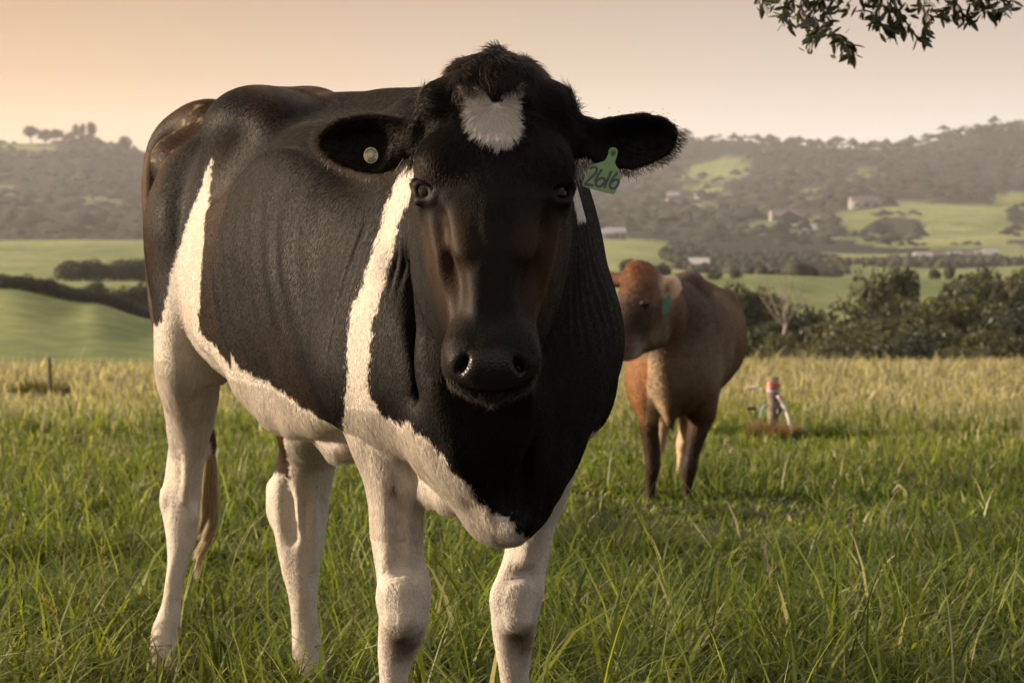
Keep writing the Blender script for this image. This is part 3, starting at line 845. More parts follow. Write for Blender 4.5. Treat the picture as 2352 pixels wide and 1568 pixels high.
def rough_ball(sub, seed, amp=.3):
    bm = bmesh.new(); bmesh.ops.create_icosphere(bm, subdivisions=sub, radius=1)
    V = np.array([v.co for v in bm.verts]); F = np.array([[v.index for v in f.verts] for f in bm.faces]); bm.free()
    V *= (1 + amp * vnoise(V, 1.7, seed) + amp * .5 * vnoise(V, 4.1, seed + 3))[:, None]
    return V, F

def crown_mesh(name, seed, lobes, nleaf, leaf, tone, tone2, flat=1.0):
    """leafy crown 1 unit in radius: leaf clumps spread over many lobes"""
    r = np.random.default_rng(seed)
    V, Fc, T = [], [], []
    cs = []
    for i in range(lobes):
        d = r.normal(0, 1, 3); d /= np.linalg.norm(d); d[2] = abs(d[2]) * .9 - .25
        cs.append((d * r.uniform(.35, .72) * np.array((1, 1, flat)), r.uniform(.26, .44)))
    cs.append((np.zeros(3), .55))
    P, O, B = [], [], []
    for c, rad in cs:
        m = int(nleaf * rad ** 2 / sum(q[1] ** 2 for q in cs))
        d = r.normal(0, 1, (m, 3)); d /= np.linalg.norm(d, axis=1, keepdims=True)
        rr = rad * (1 + .16 * vnoise(d * rad + c, 7, seed)) * r.uniform(.80, 1.06, m)
        P.append(c + d * rr[:, None]); O.append(d); B.append(np.full(m, r.uniform(.6, 1.3)))
    P, O, B = np.concatenate(P), np.concatenate(O), np.concatenate(B)
    n = len(P)
    nrm = O + r.normal(0, .7, (n, 3)); nrm /= np.linalg.norm(nrm, axis=1, keepdims=True)
    u = np.cross(nrm, r.normal(0, 1, (n, 3))); u /= np.linalg.norm(u, axis=1, keepdims=True); v = np.cross(nrm, u)
    s = leaf * r.uniform(.5, 1.4, n)[:, None]
    Q = np.stack([P - u * s, P - v * s * .45, P + u * s, P + v * s * .45], 1)
    mix = np.clip(r.normal(.5, .3, n), 0, 1)[:, None]
    col = (np.asarray(tone) * (1 - mix) + np.asarray(tone2) * mix) * B[:, None]
    V = Q.reshape(-1, 3); F = np.arange(4 * n).reshape(n, 4); T = np.repeat(col, 4, 0)
    bv, bf = rough_ball(2, seed, .25)
    me_o = mesh_obj(name, V, F, MAT_LEAF, None, smooth=False, attrs={'tone': T})
    me = me_o.data; bpy.data.objects.remove(me_o)
    return me

def trunk_mesh(name, seed, h=1.0, r0=.07, limbs=5):
    r = np.random.default_rng(seed)
    V, F = [], []
    def limb(pts, rad, seg=7):
        b0 = len(V)
        for p, q in zip(pts, rad):
            for j in range(seg):
                a = 2 * math.pi * j / seg
                V.append(np.array(p) + q * np.array((math.cos(a), math.sin(a), 0)))
        for i in range(len(pts) - 1):
            for j in range(seg):
                F.append((b0 + i * seg + j, b0 + i * seg + (j + 1) % seg, b0 + (i + 1) * seg + (j + 1) % seg, b0 + (i + 1) * seg + j))
    top = np.array((r.normal(0, .06), r.normal(0, .06), h))
    limb([(0, 0, -.15), top * .35 + np.array((.02, 0, 0)), top * .7, top], [r0 * 1.3, r0, r0 * .75, r0 * .4])
    for i in range(limbs):
        a = r.uniform(0, 6.28); s = r.uniform(.4, .9)
        p = top * s; d = np.array((math.cos(a), math.sin(a), r.uniform(.5, 1.1)))
        limb([p, p + d * .22, p + d * .5 + np.array((0, 0, .1))], [r0 * .5, r0 * .35, r0 * .12], 5)
    me_o = mesh_obj(name, np.array(V), np.array(F), MAT_BARK)
    me = me_o.data; bpy.data.objects.remove(me_o)
    return me
DG, DG2 = (.013, .018, .008), (.040, .046, .016)
OL, OL2 = (.022, .026, .010), (.075, .073, .024)
CROWNS = {'dense': [crown_mesh('crown_dense', 101 + i, 16, 4600, .055, DG, DG2, .8) for i in range(3)],
          'olive': [crown_mesh('crown_olive', 111 + i, 18, 4600, .052, OL, OL2, .75) for i in range(3)],
          'open': [crown_mesh('crown_open', 121 + i, 13, 2000, .055, DG, OL2, .9) for i in range(2)],
          'far': [crown_mesh('crown_far', 131 + i, 8, 700, .12, DG, DG2, .8) for i in range(3)]}
TRUNKS = [trunk_mesh('trunk', 141 + i) for i in range(3)]

def tree(name, label, x, y_top, Y, width, kind, seed, group=None, cat='tree', sink=.0, hmin=None):
    """a tree whose top stands at height y_top on bearing x, width in reference units across"""
    r = np.random.default_rng(seed)
    P = at(x, y_top, Y); X = P[0]
    g = float(ground_z(np.array([X]), np.array([Y]))[0])
    H = max(P[2] - g, hmin or .8)
    w = width / FPX * Y / 2 * (1.25 if cat == 'shrub' else 1.1)
    root = empty(name, (X, Y, g))
    tag(root, label, cat, group)
    ch = H * (.80 if cat == 'bush' or name == 'field_tree' else .62 if cat == 'shrub' else .52)        # crown half height
    c = bpy.data.objects.new('crown', CROWNS[kind][seed % len(CROWNS[kind])]); C.objects.link(c)
    c.parent = root; c.scale = (w * 1.08, w * 1.08, ch); c.location = (0, 0, H - ch * (.85 if cat == 'bush' or name == 'field_tree' else .72)); c.rotation_euler = (0, 0, r.uniform(0, 6.28))
    t = bpy.data.objects.new('trunk', TRUNKS[seed % 3]); C.objects.link(t)
    t.parent = root; th = max(H - ch, H * .55); t.scale = (th * .9 if th < w * 3 else w, th * .9 if th < w * 3 else w, th)
    return root

# -- shrubs and trees in the gully behind the field, right
tree('shrub', 'broad dark green shrub filling the lower right of the gully behind the field', 2060, 705, 74, 300, 'olive', 1, cat='shrub')
tree('shrub', 'tall rounded olive shrub in the dense thicket right of the leaning pale tree', 2190, 655, 80, 230, 'olive', 2, cat='shrub')
tree('shrub', 'dark dense shrub at the far right edge behind the field', 2330, 700, 72, 240, 'dense', 3, cat='shrub')
tree('shrub', 'low rounded shrub on the field edge just left of the big thicket', 1905, 760, 69, 170, 'olive', 4, cat='shrub')
tree('shrub', 'small yellowish green shrub on the field edge beside the brown cow', 1765, 800, 67, 130, 'olive', 5, cat='shrub')
tree('shrub', 'low yellow green shrub hugging the field edge in front of the thicket', 1850, 800, 66.5, 150, 'olive', 16, cat='shrub')
tree('tree', 'dark bushy tree right behind the rump of the brown cow', 1700, 640, 88, 135, 'dense', 6)
tree('tree', 'rounded olive tree just left of the bare pale tree', 1750, 632, 92, 130, 'olive', 7)
tree('tree', 'low dark tree wrapping round the foot of the bare pale tree', 1830, 690, 84, 190, 'dense', 8)
tree('tree', 'tall narrow dark tree rising in front of the bright green field', 2010, 594, 98, 110, 'open', 9)
tree('tree', 'dark spreading tree joined to the right of the tall narrow tree', 2070, 596, 104, 100, 'dense', 10)
tree('tree', 'dark tree standing behind the top of the thicket at the right', 2230, 606, 120, 170, 'dense', 11)
tree('tree', 'olive tree at the right edge of the frame behind the thicket', 2340, 598, 115, 150, 'olive', 12)
tree('tree', 'small dark tree on the lower edge of the bright green field', 1925, 735, 92, 120, 'dense', 13)
tree('shrub', 'dark shrub low between the brown cow and the bare pale tree', 1740, 735, 80, 150, 'dense', 14, cat='shrub')
tree('shrub', 'dark shrub under the middle of the thicket on the right', 2140, 745, 70, 200, 'dense', 15, cat='shrub')
tree('shrub', 'olive shrub low at the right edge of the field', 2270, 745, 68.5, 180, 'olive', 17, cat='shrub')
tree('shrub', 'wide dark shrub below the tall narrow tree', 1985, 690, 82, 190, 'dense', 18, cat='shrub')
for i, (x, yt, Y, w, kd, lab) in enumerate([(1885, 722, 79, 150, 'dense', 'dark shrub filling the gap right of the bare pale tree'), (1955, 722, 76, 140, 'olive', 'olive shrub in front of the tall narrow tree'), (2110, 680, 78, 170, 'olive', 'olive green shrub in the middle of the right thicket'), (2270, 676, 79, 170, 'dense', 'dark high shrub near the right end of the thicket'),
                                            (1795, 752, 74, 120, 'olive', 'small olive shrub under the bare pale tree'), (1835, 742, 78, 130, 'dense', 'dark shrub right against the foot of the bare pale tree'), (2055, 770, 67.5, 190, 'dense', 'low dark shrub at the front of the right thicket'), (2210, 790, 66.5, 170, 'olive', 'low olive shrub at the very front of the right thicket'), (2335, 770, 67, 150, 'dense', 'low dark shrub in the lower right corner of the thicket'), (1940, 800, 66.5, 140, 'dense', 'low dark shrub at the left front of the right thicket'), (2310, 632, 86, 230, 'dense', 'tall dark shrub rising at the right edge above the thicket'), (2205, 648, 85, 200, 'dense', 'tall dark shrub in the upper middle of the thicket'), (2100, 668, 83, 190, 'dense', 'dark shrub just right of the tall narrow tree')]):
    tree('shrub', lab, x, yt, Y, w, kd, 400 + i, cat='shrub')
# -- small trees dotted on the fields across the gully
for i, (x, yt, Y, w, lab) in enumerate([(1640, 622, 285, 50, 'small tree above the withers of the brown cow'), (1600, 634, 275, 40, 'small dark tree left of the brown cow withers'), (1690, 616, 290, 30, 'little round tree on the top edge of the bright green field'),
                                        (1455, 588, 300, 70, 'dark tree low behind the poll of the brown cow'), (1520, 600, 290, 60, 'dark tree above the ear of the brown cow'),
                                        (2145, 612, 310, 36, 'small tree at the right end of the bright green field'), (2180, 606, 320, 34, 'small round tree behind the dark tree top at right')]):
    tree('field_tree', lab, x, yt, Y, w, 'far', 30 + i, 'small trees across the gully')
# -- left: hedgerow along the near hillside and trees behind it
hedge = [(8, 622, 171, 74), (48, 652, 173, 70), (76, 634, 173, 62), (108, 628, 174, 70), (146, 664, 174, 70), (180, 672, 175, 76), (212, 676, 176, 60), (246, 690, 177, 84), (284, 688, 178, 70), (320, 704, 179, 84), (352, 700, 180, 70)]
hl_ = ['rounded bush at the left edge of the frame on the hedge line', 'low hedge bush right of the leftmost rounded bush', 'taller hedge bush below the three left trees', 'hedge bush beside the taller left hedge bush', 'low bush midway along the left hedge', 'low hedge bush where the hedge starts to descend', 'hedge bush under the upright roadside tree', 'hedge bush right under the mushroom shaped tree', 'hedge bush halfway to the hind leg of the cow', 'hedge bush second from the hind leg of the cow', 'hedge bush touching the hind leg of the cow']
for i, (x, yt, Y, w) in enumerate(hedge):
    tree('hedge_bush', hl_[i], x, yt, Y, w, 'dense', 50 + i, 'hedgerow on the left hillside', 'bush', hmin=1.6)
left = [(168, 586, 330, 76, 'dark round tree, leftmost of the row on the left far field'), (205, 584, 332, 56, 'dark upright tree second in the row on the left far field'), (248, 596, 335, 56, 'low tree in the middle of the row on the left far field'), (292, 583, 338, 70, 'broad dark tree in the row on the left far field'), (338, 582, 340, 66, 'tree next to the cow rump in the row on the left far field'),
        (222, 634, 215, 56, 'mushroom shaped dark tree standing alone above the left hedge'), (305, 642, 205, 70, 'round tree above the hedge near the cow hind leg'), (345, 628, 208, 76, 'large dark tree above the hedge half hidden by the cow rump'), (270, 655, 204, 50, 'small tree filling the gap above the left hedge')]
for i, (x, yt, Y, w, lab) in enumerate(left):
    tree('field_tree', lab, x, yt, Y, w * 1.25, 'dense', 70 + i, 'trees on the left fields')
# -- trees on the skyline, left
sky_t = [(70, 287, 1975, 44, 'broad dark tree on the left skyline'), (105, 296, 1980, 36, 'low tree right of the broad tree on the left skyline'), (130, 294, 1980, 34, 'rounded tree in the middle of the left skyline'), (172, 281, 1990, 16, 'thin pale tree on the left skyline'), (190, 282, 1990, 18, 'slim tree on the left skyline between two taller ones'), (208, 276, 1990, 26, 'tallest tree on the left skyline'), (290, 310, 1985, 36, 'lone low tree on the skyline nearest the cow rump')]
for i, (x, yt, Y, w, lab) in enumerate(sky_t):
    tree('skyline_tree', lab, x, yt, Y, w, 'far', 90 + i, 'trees on the left skyline')

# -- bare pale tree
def bare_tree():
    r = np.random.default_rng(5)
    P = at(1800, 758, 78); g = P[2] - 1.0
    root = empty('bare_tree', (P[0], P[1], g)); tag(root, 'bare pale grey tree with upright forked branches among dark shrubs', 'tree')
    m = simple_mat('bare_bark', (.21, .185, .165), .9, .3, 8, .3)
    def limb(name, a, b, ra, rb, par):
        a, b = np.array(a, float), np.array(b, float)
        mid = (a + b) / 2 + r.normal(0, .06, 3) * np.linalg.norm(b - a)
        K = catmull([a, mid, b], 4); V, F = [], []
        for i, p in enumerate(K):
            q = ra + (rb - ra) * i / (len(K) - 1)
            for j in range(6):
                an = 2 * math.pi * j / 6; V.append(p + q * np.array((math.cos(an), math.sin(an), 0)))
        for i in range(len(K) - 1):
            for j in range(6): F.append((i * 6 + j, i * 6 + (j + 1) % 6, (i + 1) * 6 + (j + 1) % 6, (i + 1) * 6 + j))
        o = mesh_obj(name, np.array(V), np.array(F), m); o.parent = par; o.matrix_parent_inverse = Matrix(); return o
    limb('trunk', (0, 0, 0), (.1, 0, 1.3), .09, .07, root)
    for dx, hh, w in ((-.75, 2.9, .05), (-.35, 3.3, .055), (.02, 3.4, .06), (.3, 3.0, .05), (.75, 2.8, .05), (1.0, 2.3, .04), (-1.0, 2.4, .035)):
        b = limb('branch', (.05, 0, 1.0 + r.uniform(0, .4)), (dx, r.normal(0, .3), hh), .045, .014, root)
        for k_ in range(4):
            t = r.uniform(.4, .9); p = np.array((.05, 0, 1.2)) * (1 - t) + np.array((dx, 0, hh)) * t
            limb('twig', p, p + np.array((r.normal(0, .35) + dx * .2, r.normal(0, .2), r.uniform(.25, .6))), .014, .006, b)
bare_tree()

# -- woodland on the hills, one far mass
def build_wood():
    r = np.random.default_rng(77)
    n = 130000
    a = (r.uniform(-500, 2900, n) - 1176) / FPX
    Y = np.sqrt(r.uniform(330 ** 2, 2560 ** 2, n)); X = a * Y
    P = np.c_[X, Y, ground_z(X, Y)]
    f = forest_at(P); P = P[f]
    near = P[:, 1] < 1000
    k1 = np.where(near)[0]; k2 = np.where(~near)[0][:11500]
    k1 = k1[:2600]
    P = P[np.concatenate([k1, k2])]
    n = len(P)
    sc_ = np.where(P[:, 1] < 1000, r.uniform(1.0, 2.3, n), r.lognormal(1.45, .35, n))
    balls = [rough_ball(1, 200 + i, .38) for i in range(6)]
    balls2 = [rough_ball(1, 210 + i, .5) for i in range(4)]
    balls3 = [rough_ball(0 + 1, 220 + i, .45) for i in range(4)]
    tiny = []
    for i in range(6):
        bm = bmesh.new(); bmesh.ops.create_icosphere(bm, subdivisions=1, radius=1)
        bmesh.ops.delete(bm, geom=[v for v in bm.verts if v.co.z < -.35], context='VERTS')
        tv = np.array([v.co for v in bm.verts]); bm.verts.index_update(); tf = np.array([[v.index for v in f.verts] for f in bm.faces]); bm.free()
        tv *= (1 + .45 * vnoise(tv, 1.9, 230 + i))[:, None]; tiny.append((tv, tf))
    V, F, T = [], [], []; off = 0
    tone = np.array((.022, .024, .015))
    for i in range(n):
        bv, bf = tiny[i % 6] if P[i, 1] > 1000 else balls2[i % 4]
        an = r.uniform(0, 6.28); c, s = math.cos(an), math.sin(an)
        q = bv @ np.array(((c, -s, 0), (s, c, 0), (0, 0, r.uniform(.8, 1.3))))
        V.append(q * sc_[i] + P[i] + np.array((0, 0, sc_[i] * .45))); F.append(bf + off); off += len(bv)
        T.append(np.tile(tone * r.uniform(.45, 1.6) * np.array((1, r.uniform(.9, 1.1), r.uniform(.8, 1.1))), (len(bv), 1)))
    o = mesh_obj('woodland', np.concatenate(V), np.concatenate(F), vcol_mat('woodland_leaves', .9, .5, .6), None, smooth=False, attrs={'tone': np.concatenate(T)})
    tag(o, 'dark woodland covering the distant hills', 'woodland', kind='stuff')
build_wood()

# -- far farm houses
MAT_WALL = simple_mat('house_wall', (.17, .165, .16), .8, .1, 3)
MAT_ROOF = simple_mat('house_roof', (.30, .29, .28), .5, .2, 3); MAT_ROOF2 = simple_mat('house_roof_red', (.15, .11, .095), .7, .2, 3)
def box_vf(x0, x1, y0, y1, z0, z1):
    V = np.array([(x, y, z) for z in (z0, z1) for y in (y0, y1) for x in (x0, x1)], float)
    return V, np.array([(0, 2, 3, 1), (4, 5, 7, 6), (0, 1, 5, 4), (1, 3, 7, 5), (3, 2, 6, 7), (2, 0, 4, 6)])
MAT_WIN = simple_mat('house_window', (.04, .045, .05), .15)
def house(x, y, Y, w, h, d, label, red=False, rot=.2):
    P = at(x, y, Y); g = float(ground_z(np.array([P[0]]), np.array([Y]))[0])
    root = empty('house', (P[0], Y, g)); root.rotation_euler = (0, 0, rot); tag(root, label, 'house', 'farm houses across the valley')
    V, F = box_vf(-w / 2, w / 2, -d / 2, d / 2, -1.5, h)
    o = mesh_obj('wall', V, F, MAT_WALL, smooth=False); o.parent = root
    V = np.array([(-w / 2 - .4, -d / 2 - .4, h), (w / 2 + .4, -d / 2 - .4, h), (w / 2 + .4, d / 2 + .4, h), (-w / 2 - .4, d / 2 + .4, h), (-w / 2 - .4, 0, h + d * .35), (w / 2 + .4, 0, h + d * .35)])
    o = mesh_obj('roof', V, [(0, 1, 5, 4), (2, 3, 4, 5), (1, 2, 5), (3, 0, 4), (0, 3, 2, 1)], MAT_ROOF2 if red else MAT_ROOF, smooth=False); o.parent = root
    for k_ in range(3):
        cx = -w / 2 + w * (k_ + .5) / 3
        V, F = box_vf(cx - w * .08, cx + w * .08, -d / 2 - .06, -d / 2 + .1, h * .3, h * .75)
        o = mesh_obj('window', V, F, MAT_WIN, smooth=False); o.parent = root
house(1393, 545, 950, 6, 3, 6, 'white farm house at the edge of the black cow shoulder', rot=.1)
house(1413, 546, 955, 9, 3.4, 7, 'white farm house just right of the black cow shoulder')
house(1606, 582, 640, 6, 2.4, 5, 'pale grey roofed house above the brown cow withers', rot=-.2)
house(1843, 526, 1150, 15, 4, 8, 'long white house in the middle of the right valley', rot=.1)
house(1622, 437, 1750, 18, 5, 9, 'pale house high on the right hillside below the clearing')
house(1545, 440, 1720, 10, 5, 9, 'small pale house left on the high right hillside')
house(1800, 496, 1330, 18, 4, 9, 'reddish low house on the right slope', True)
house(1985, 478, 1380, 20, 5, 9, 'reddish house above the sloping green paddock at right', True)
for x, y, Y, w, red, lab in ((2120, 586, 830, 9, False, 'first grey roofed house in the row at the right'), (2150, 584, 835, 10, True, 'red roofed house in the row at the right'), (2185, 586, 838, 10, False, 'third pale house in the row at the right'), (2215, 583, 842, 9, True, 'fourth house in the row at the right, red roof'), (2250, 588, 850, 12, False, 'last pale house of the row at the right'), (2275, 575, 880, 8, False, 'small house set above the end of the row at right')):
    house(x, y, Y, w * .75, 2.2, 5, lab, red, .15)
# ------------------------------------------------------------------ grass
def blades(X, Y, H, W, tone, lean0, lean1, az, seg=4, zoff=None):
    """curved tapering blades of grass as one mesh; arrays per blade"""
    n = len(X)
    Z = ground_z(X, Y) - .01 if zoff is None else zoff
    th = lean0.copy(); p = np.stack([X, Y, Z], 1)
    dirx, diry = np.cos(az), np.sin(az)
    wx, wy = -diry, dirx
    tw = rng.normal(0, .5, n)
    V = np.empty((n, 2 * seg + 1, 3)); st = H / seg
    for j in range(seg + 1):
        s = j / seg
        wd = W * (1 - s ** 1.8) * (.75 + .25 * min(1, 4 * s))
        if j < seg:
            ca, sa = np.cos(tw * s), np.sin(tw * s)
            ex = (wx * ca + dirx * sa * .5) * wd; ey = (wy * ca + diry * sa * .5) * wd
            V[:, 2 * j, 0] = p[:, 0] - ex; V[:, 2 * j, 1] = p[:, 1] - ey; V[:, 2 * j, 2] = p[:, 2]
            V[:, 2 * j + 1, 0] = p[:, 0] + ex; V[:, 2 * j + 1, 1] = p[:, 1] + ey; V[:, 2 * j + 1, 2] = p[:, 2] + wd * .3
        else:
            V[:, 2 * seg] = p
        p = p + np.stack([dirx * np.sin(th), diry * np.sin(th), np.cos(th)], 1) * st[:, None]
        th = th + lean1 / seg
    F = []
    b = (np.arange(n) * (2 * seg + 1))[:, None]
    quads = np.concatenate([b + np.array([[2 * j, 2 * j + 1, 2 * j + 3, 2 * j + 2]]) for j in range(seg - 1)])
    tri = b + np.array([[2 * seg - 2, 2 * seg - 1, 2 * seg]])
    s_ = np.concatenate([np.repeat(np.arange(seg) / seg, 2), [1.0]])
    shade = np.full(len(s_), .95)
    T = tone[:, None, :] * shade[None, :, None]
    return V.reshape(-1, 3), quads, tri, T.reshape(-1, 3)

def grass_obj(name, parts, label=None):
    Vs, Fs, Ts, off = [], [], [], 0
    loops, starts, totals = [], [], []
    for V, q, t, T in parts:
        Vs.append(V); Ts.append(T)
        loops += [(q + off).ravel(), (t + off).ravel()]
        totals += [np.full(len(q), 4), np.full(len(t), 3)]
        off += len(V)
    V = np.concatenate(Vs).astype(np.float32); T = np.concatenate(Ts)
    L = np.concatenate(loops).astype(np.int32); tot = np.concatenate(totals).astype(np.int32)
    st = np.concatenate([[0], np.cumsum(tot)[:-1]]).astype(np.int32)
    me = bpy.data.meshes.new(name)
    me.vertices.add(len(V)); me.vertices.foreach_set('co', V.ravel())
    me.loops.add(len(L)); me.loops.foreach_set('vertex_index', L)
    me.polygons.add(len(tot)); me.polygons.foreach_set('loop_start', st); me.polygons.foreach_set('loop_total', tot)
    me.update(calc_edges=True)
    me.polygons.foreach_set('use_smooth', np.ones(len(tot), bool))
    a = me.attributes.new('tone', 'FLOAT_COLOR', 'POINT'); a.data.foreach_set('color', np.c_[T, np.ones(len(T))].astype(np.float32).ravel())
    me.materials.append(MAT_GRASS)
    o = bpy.data.objects.new(name, me); C.objects.link(o)
    return o

GREEN1, GREEN2, GREEN3 = np.array((.062, .102, .017)), np.array((.165, .190, .034)), np.array((.026, .048, .013))
DRY, STRAW = np.array((.26, .24, .155)), np.array((.33, .31, .21))
def field(n, y0, y1, hm, wm, seg, dry, marg=.10, power=1.0, lodge=0.0, deep=1.0, tuft=0, spread=.05, patchy=False, flat=0.0):
    Y = y0 + (y1 - y0) * rng.random(n) ** power
    a = (rng.random(n) * 2 - 1) * (.257 + marg) ; X = a * Y
    az0 = rng.normal(0, .9, n); wild = np.ones(n)
    if tuft:                                                    # blades grow in tufts that lean outwards
        m = n // tuft; ci = rng.integers(0, m, n); in_t = rng.random(n) < .8
        r_, an = spread * np.sqrt(rng.random(n)), rng.uniform(0, 6.28, n)
        cx, cy = X[:m][ci], Y[:m][ci]; sz = rng.lognormal(0, .35, m)[ci]
        X = np.where(in_t, cx + r_ * np.cos(an) * sz, X); Y = np.where(in_t, cy + r_ * np.sin(an) * sz, Y)
        wild = np.where(in_t, sz, .8)
        ctone = rng.normal(0, .25, m)[ci]
    P = np.c_[X, Y, 0 * X]
    cl = vnoise(P, 2.3, 71) * .6 + vnoise(P, 6.0, 72) * .4          # tussocks
    pat = vnoise(P, .5, 73)
    H = hm * rng.lognormal(0, .33, n) * (1 + .5 * cl + .25 * pat) * wild ** .6
    H = H * np.where((Y > 7.4) & (Y < 10.3) & (X > .3) & (X < 1.5), .38, 1) * np.where((Y > 13) & (Y < 19.5), .5, 1) * np.where((Y > 28) & (Y < 36), .7, 1)    # grazed short
    if patchy:                                                  # grazed and trodden patches
        H = H * (1 - .55 * np.clip((vnoise(P, 1.1, 76) - .12) * 3.5, 0, 1))
    W = wm * rng.lognormal(0, .3, n)
    az = vnoise(P, 1.6, 74) * 4.0 + vnoise(P, 5, 75) * 2.5 + az0
    if tuft: az = np.where(in_t, an + rng.normal(0, .5, n), az)
    l0 = np.abs(rng.normal(.14, .24, n)) + flat * rng.uniform(.6, 1.15, n); l1 = np.abs(rng.normal(1.4, .8, n)) + lodge * np.clip(cl + .3, 0, 1)
    m = np.clip(rng.normal(.5, .3, n) + .3 * pat + (ctone if tuft else 0), 0, 1)[:, None]
    tone = GREEN1 * (1 - m) + GREEN2 * m
    dk = np.clip(rng.normal(.12, .3, n) - .5 * cl, 0, 1)[:, None]
    tone = tone * (1 - dk) + GREEN3 * dk
    d = (rng.random(n) < (dry(X, Y) if callable(dry) else dry))
    tone = np.where(d[:, None], (DRY * (1 - m) + STRAW * m) * rng.uniform(.55, 1.1, (n, 1)), tone)
    tone = tone * rng.uniform(.5, 1.45, (n, 1)) * deep
    return blades(X, Y, H, W, tone, l0, l1, az, seg)
def dry_mid(X, Y):
    P = np.c_[X, Y, 0 * X]
    return np.clip((Y - 14) / 20 + .3 * vnoise(P, .35, 81), .08, .97)
def dry_far(X, Y):
    P = np.c_[X, Y, 0 * X]
    return np.clip(.78 + .35 * vnoise(P, .22, 82) + (Y - 30) / 60, .3, .97)
near = [field(int(80000 * DENS), 4.0, 7.4, .140, .0050, 4, .06, .10, 1.0, 1.2, 1.0, 26, .045, True),
        field(int(16000 * DENS), 4.0, 7.4, .150, .0044, 4, .22, .10, 1.0, .3, .95, 0, .05, False, 1.15),
        field(int(26000 * DENS), 4.0, 7.4, .070, .0044, 3, .10, .10, 1.0, 0.0, .8),
        field(int(3500), 4.0, 7.6, .22, .0028, 6, .05, .10)]
mid = [field(int(80000 * DENS), 7.2, 15, .115, .0060, 3, dry_mid, .08, .8, .5, 1.0, 24, .07), field(int(80000 * DENS), 14, 32, .16, .0085, 2, dry_mid, .08, .75, 0, 1.0, 20, .12)]
far_ = [field(int(65000 * DENS), 31, 64, .24, .018, 2, dry_far, .06, .8)]
g = grass_obj('grass', near + mid); tag(g, 'lush green pasture grass around the cows', 'grass', kind='stuff')
g = grass_obj('dry_grass', far_); tag(g, 'pale straw coloured long grass on the far part of the field', 'grass', kind='stuff')

# tall seed stalks standing above the pasture
def stalks():
    spots = [(1822, 1180, 6.6, .34), (1790, 1420, 5.6, .42), (2100, 1290, 6.0, .30), (232, 1240, 5.3, .36), (560, 1330, 5.2, .25), (820, 1500, 4.9, .3), (205, 1360, 5.0, .3), (95, 1430, 4.9, .28), (1650, 1380, 5.6, .22), (2230, 1380, 5.4, .26), (130, 1150, 6.2, .25), (1960, 1200, 6.8, .26)]
    for i, (x, yt, Y, h) in enumerate(spots):
        P = at(x, yt, Y); g0 = float(ground_z(np.array([P[0]]), np.array([Y]))[0])
        h = max(P[2] - g0, .25)
        k = 7; s = np.linspace(0, 1, k); bend = rng.normal(0, .05)
        K = np.c_[P[0] - bend + bend * s ** 2 * 1.0, np.full(k, Y), g0 + h * s]
        V, F = [], []
        for j, p in enumerate(K):
            r_ = .0016 * (1 - .55 * s[j])
            for q in range(4):
                a_ = 2 * math.pi * q / 4; V.append(p + r_ * np.array((math.cos(a_), math.sin(a_), 0)))
        for j in range(k - 1):
            for q in range(4): F.append((j * 4 + q, j * 4 + (q + 1) % 4, (j + 1) * 4 + (q + 1) % 4, (j + 1) * 4 + q))
        stem_c = np.array((.20, .16, .07)) if i % 2 else np.array((.11, .12, .035))
        root = empty('grass_stalk', (P[0], Y, g0))
        tag(root, 'thin seed stalk ' + ('right of the brown cow feet, tallest of all', 'low right of centre below the brown cow', 'pale bent one in the right half of the grass', 'tall upright one left of the hind leg', 'between the two hind legs of the black and white cow', 'at the bottom between hind and fore legs', 'left of the right hind hoof near the bottom', 'near the bottom left corner', 'short one right of the foreleg', 'near the bottom right corner', 'far left in the middle of the grass', 'right of centre near the right post')[i], 'grass stalk', 'tall seed stalks in the pasture')
        o = mesh_obj('stem', np.array(V), np.array(F), MAT_GRASS, root, attrs={'tone': np.tile(stem_c, (len(V), 1))})
        # drooping spikelets
        n = 22; t = rng.uniform(.80, 1.0, n); bx = np.array([np.interp(t, s, K[:, c]) for c in range(3)]).T
        parts = blades(bx[:, 0], bx[:, 1], rng.uniform(.012, .03, n), np.full(n, .0013), np.tile(stem_c * 1.3, (n, 1)), rng.uniform(.3, .9, n), rng.uniform(0, 1.2, n), rng.uniform(0, 6.28, n), 2, bx[:, 2])
        so = grass_obj('seed_head', [parts]); so.parent = root; so.matrix_parent_inverse = Matrix.Translation(Vector(root.location)).inverted()
stalks()

def clump(name, label, x, y, Y, n, h, rad, tones, w=.003, seg=4, cat='grass tuft', lean=.5):
    P = at(x, y, Y); X0 = P[0]; g0 = float(ground_z(np.array([X0]), np.array([Y]))[0])
    r = rad * np.sqrt(rng.random(n)); an = rng.uniform(0, 6.28, n)
    X, YY = X0 + r * np.cos(an), Y + r * np.sin(an)
    m = rng.random((n, 1)); tone = (np.array(tones[0]) * (1 - m) + np.array(tones[1]) * m) * rng.uniform(.7, 1.2, (n, 1))
    o = grass_obj(name, [blades(X, YY, h * rng.lognormal(0, .25, n), np.full(n, w), tone, np.abs(rng.normal(.1, .15, n)) + r / rad * lean * .6, np.abs(rng.normal(lean, .4, n)), an + rng.normal(0, .4, n), seg)])
    tag(o, label, cat)
clump('rush_tuft', 'dark green tuft of rushes in shade behind the foreleg of the black and white cow', 1385, 1300, 7.3, 2600, .20, .30, ((.030, .046, .014), (.07, .08, .022)), .0034, 5, lean=1.0)
clump('rush_tuft', 'dark green tuft beside the feet of the brown cow', 1640, 1215, 9.4, 900, .06, .2, ((.030, .046, .014), (.07, .08, .022)), .0036, 4, lean=1.0)
clump('grass_tuft', 'thick dark green tussock at the right edge of the frame', 2290, 1330, 7.4, 2600, .19, .45, ((.036, .056, .014), (.09, .105, .025)), .0040, 5, lean=1.2)
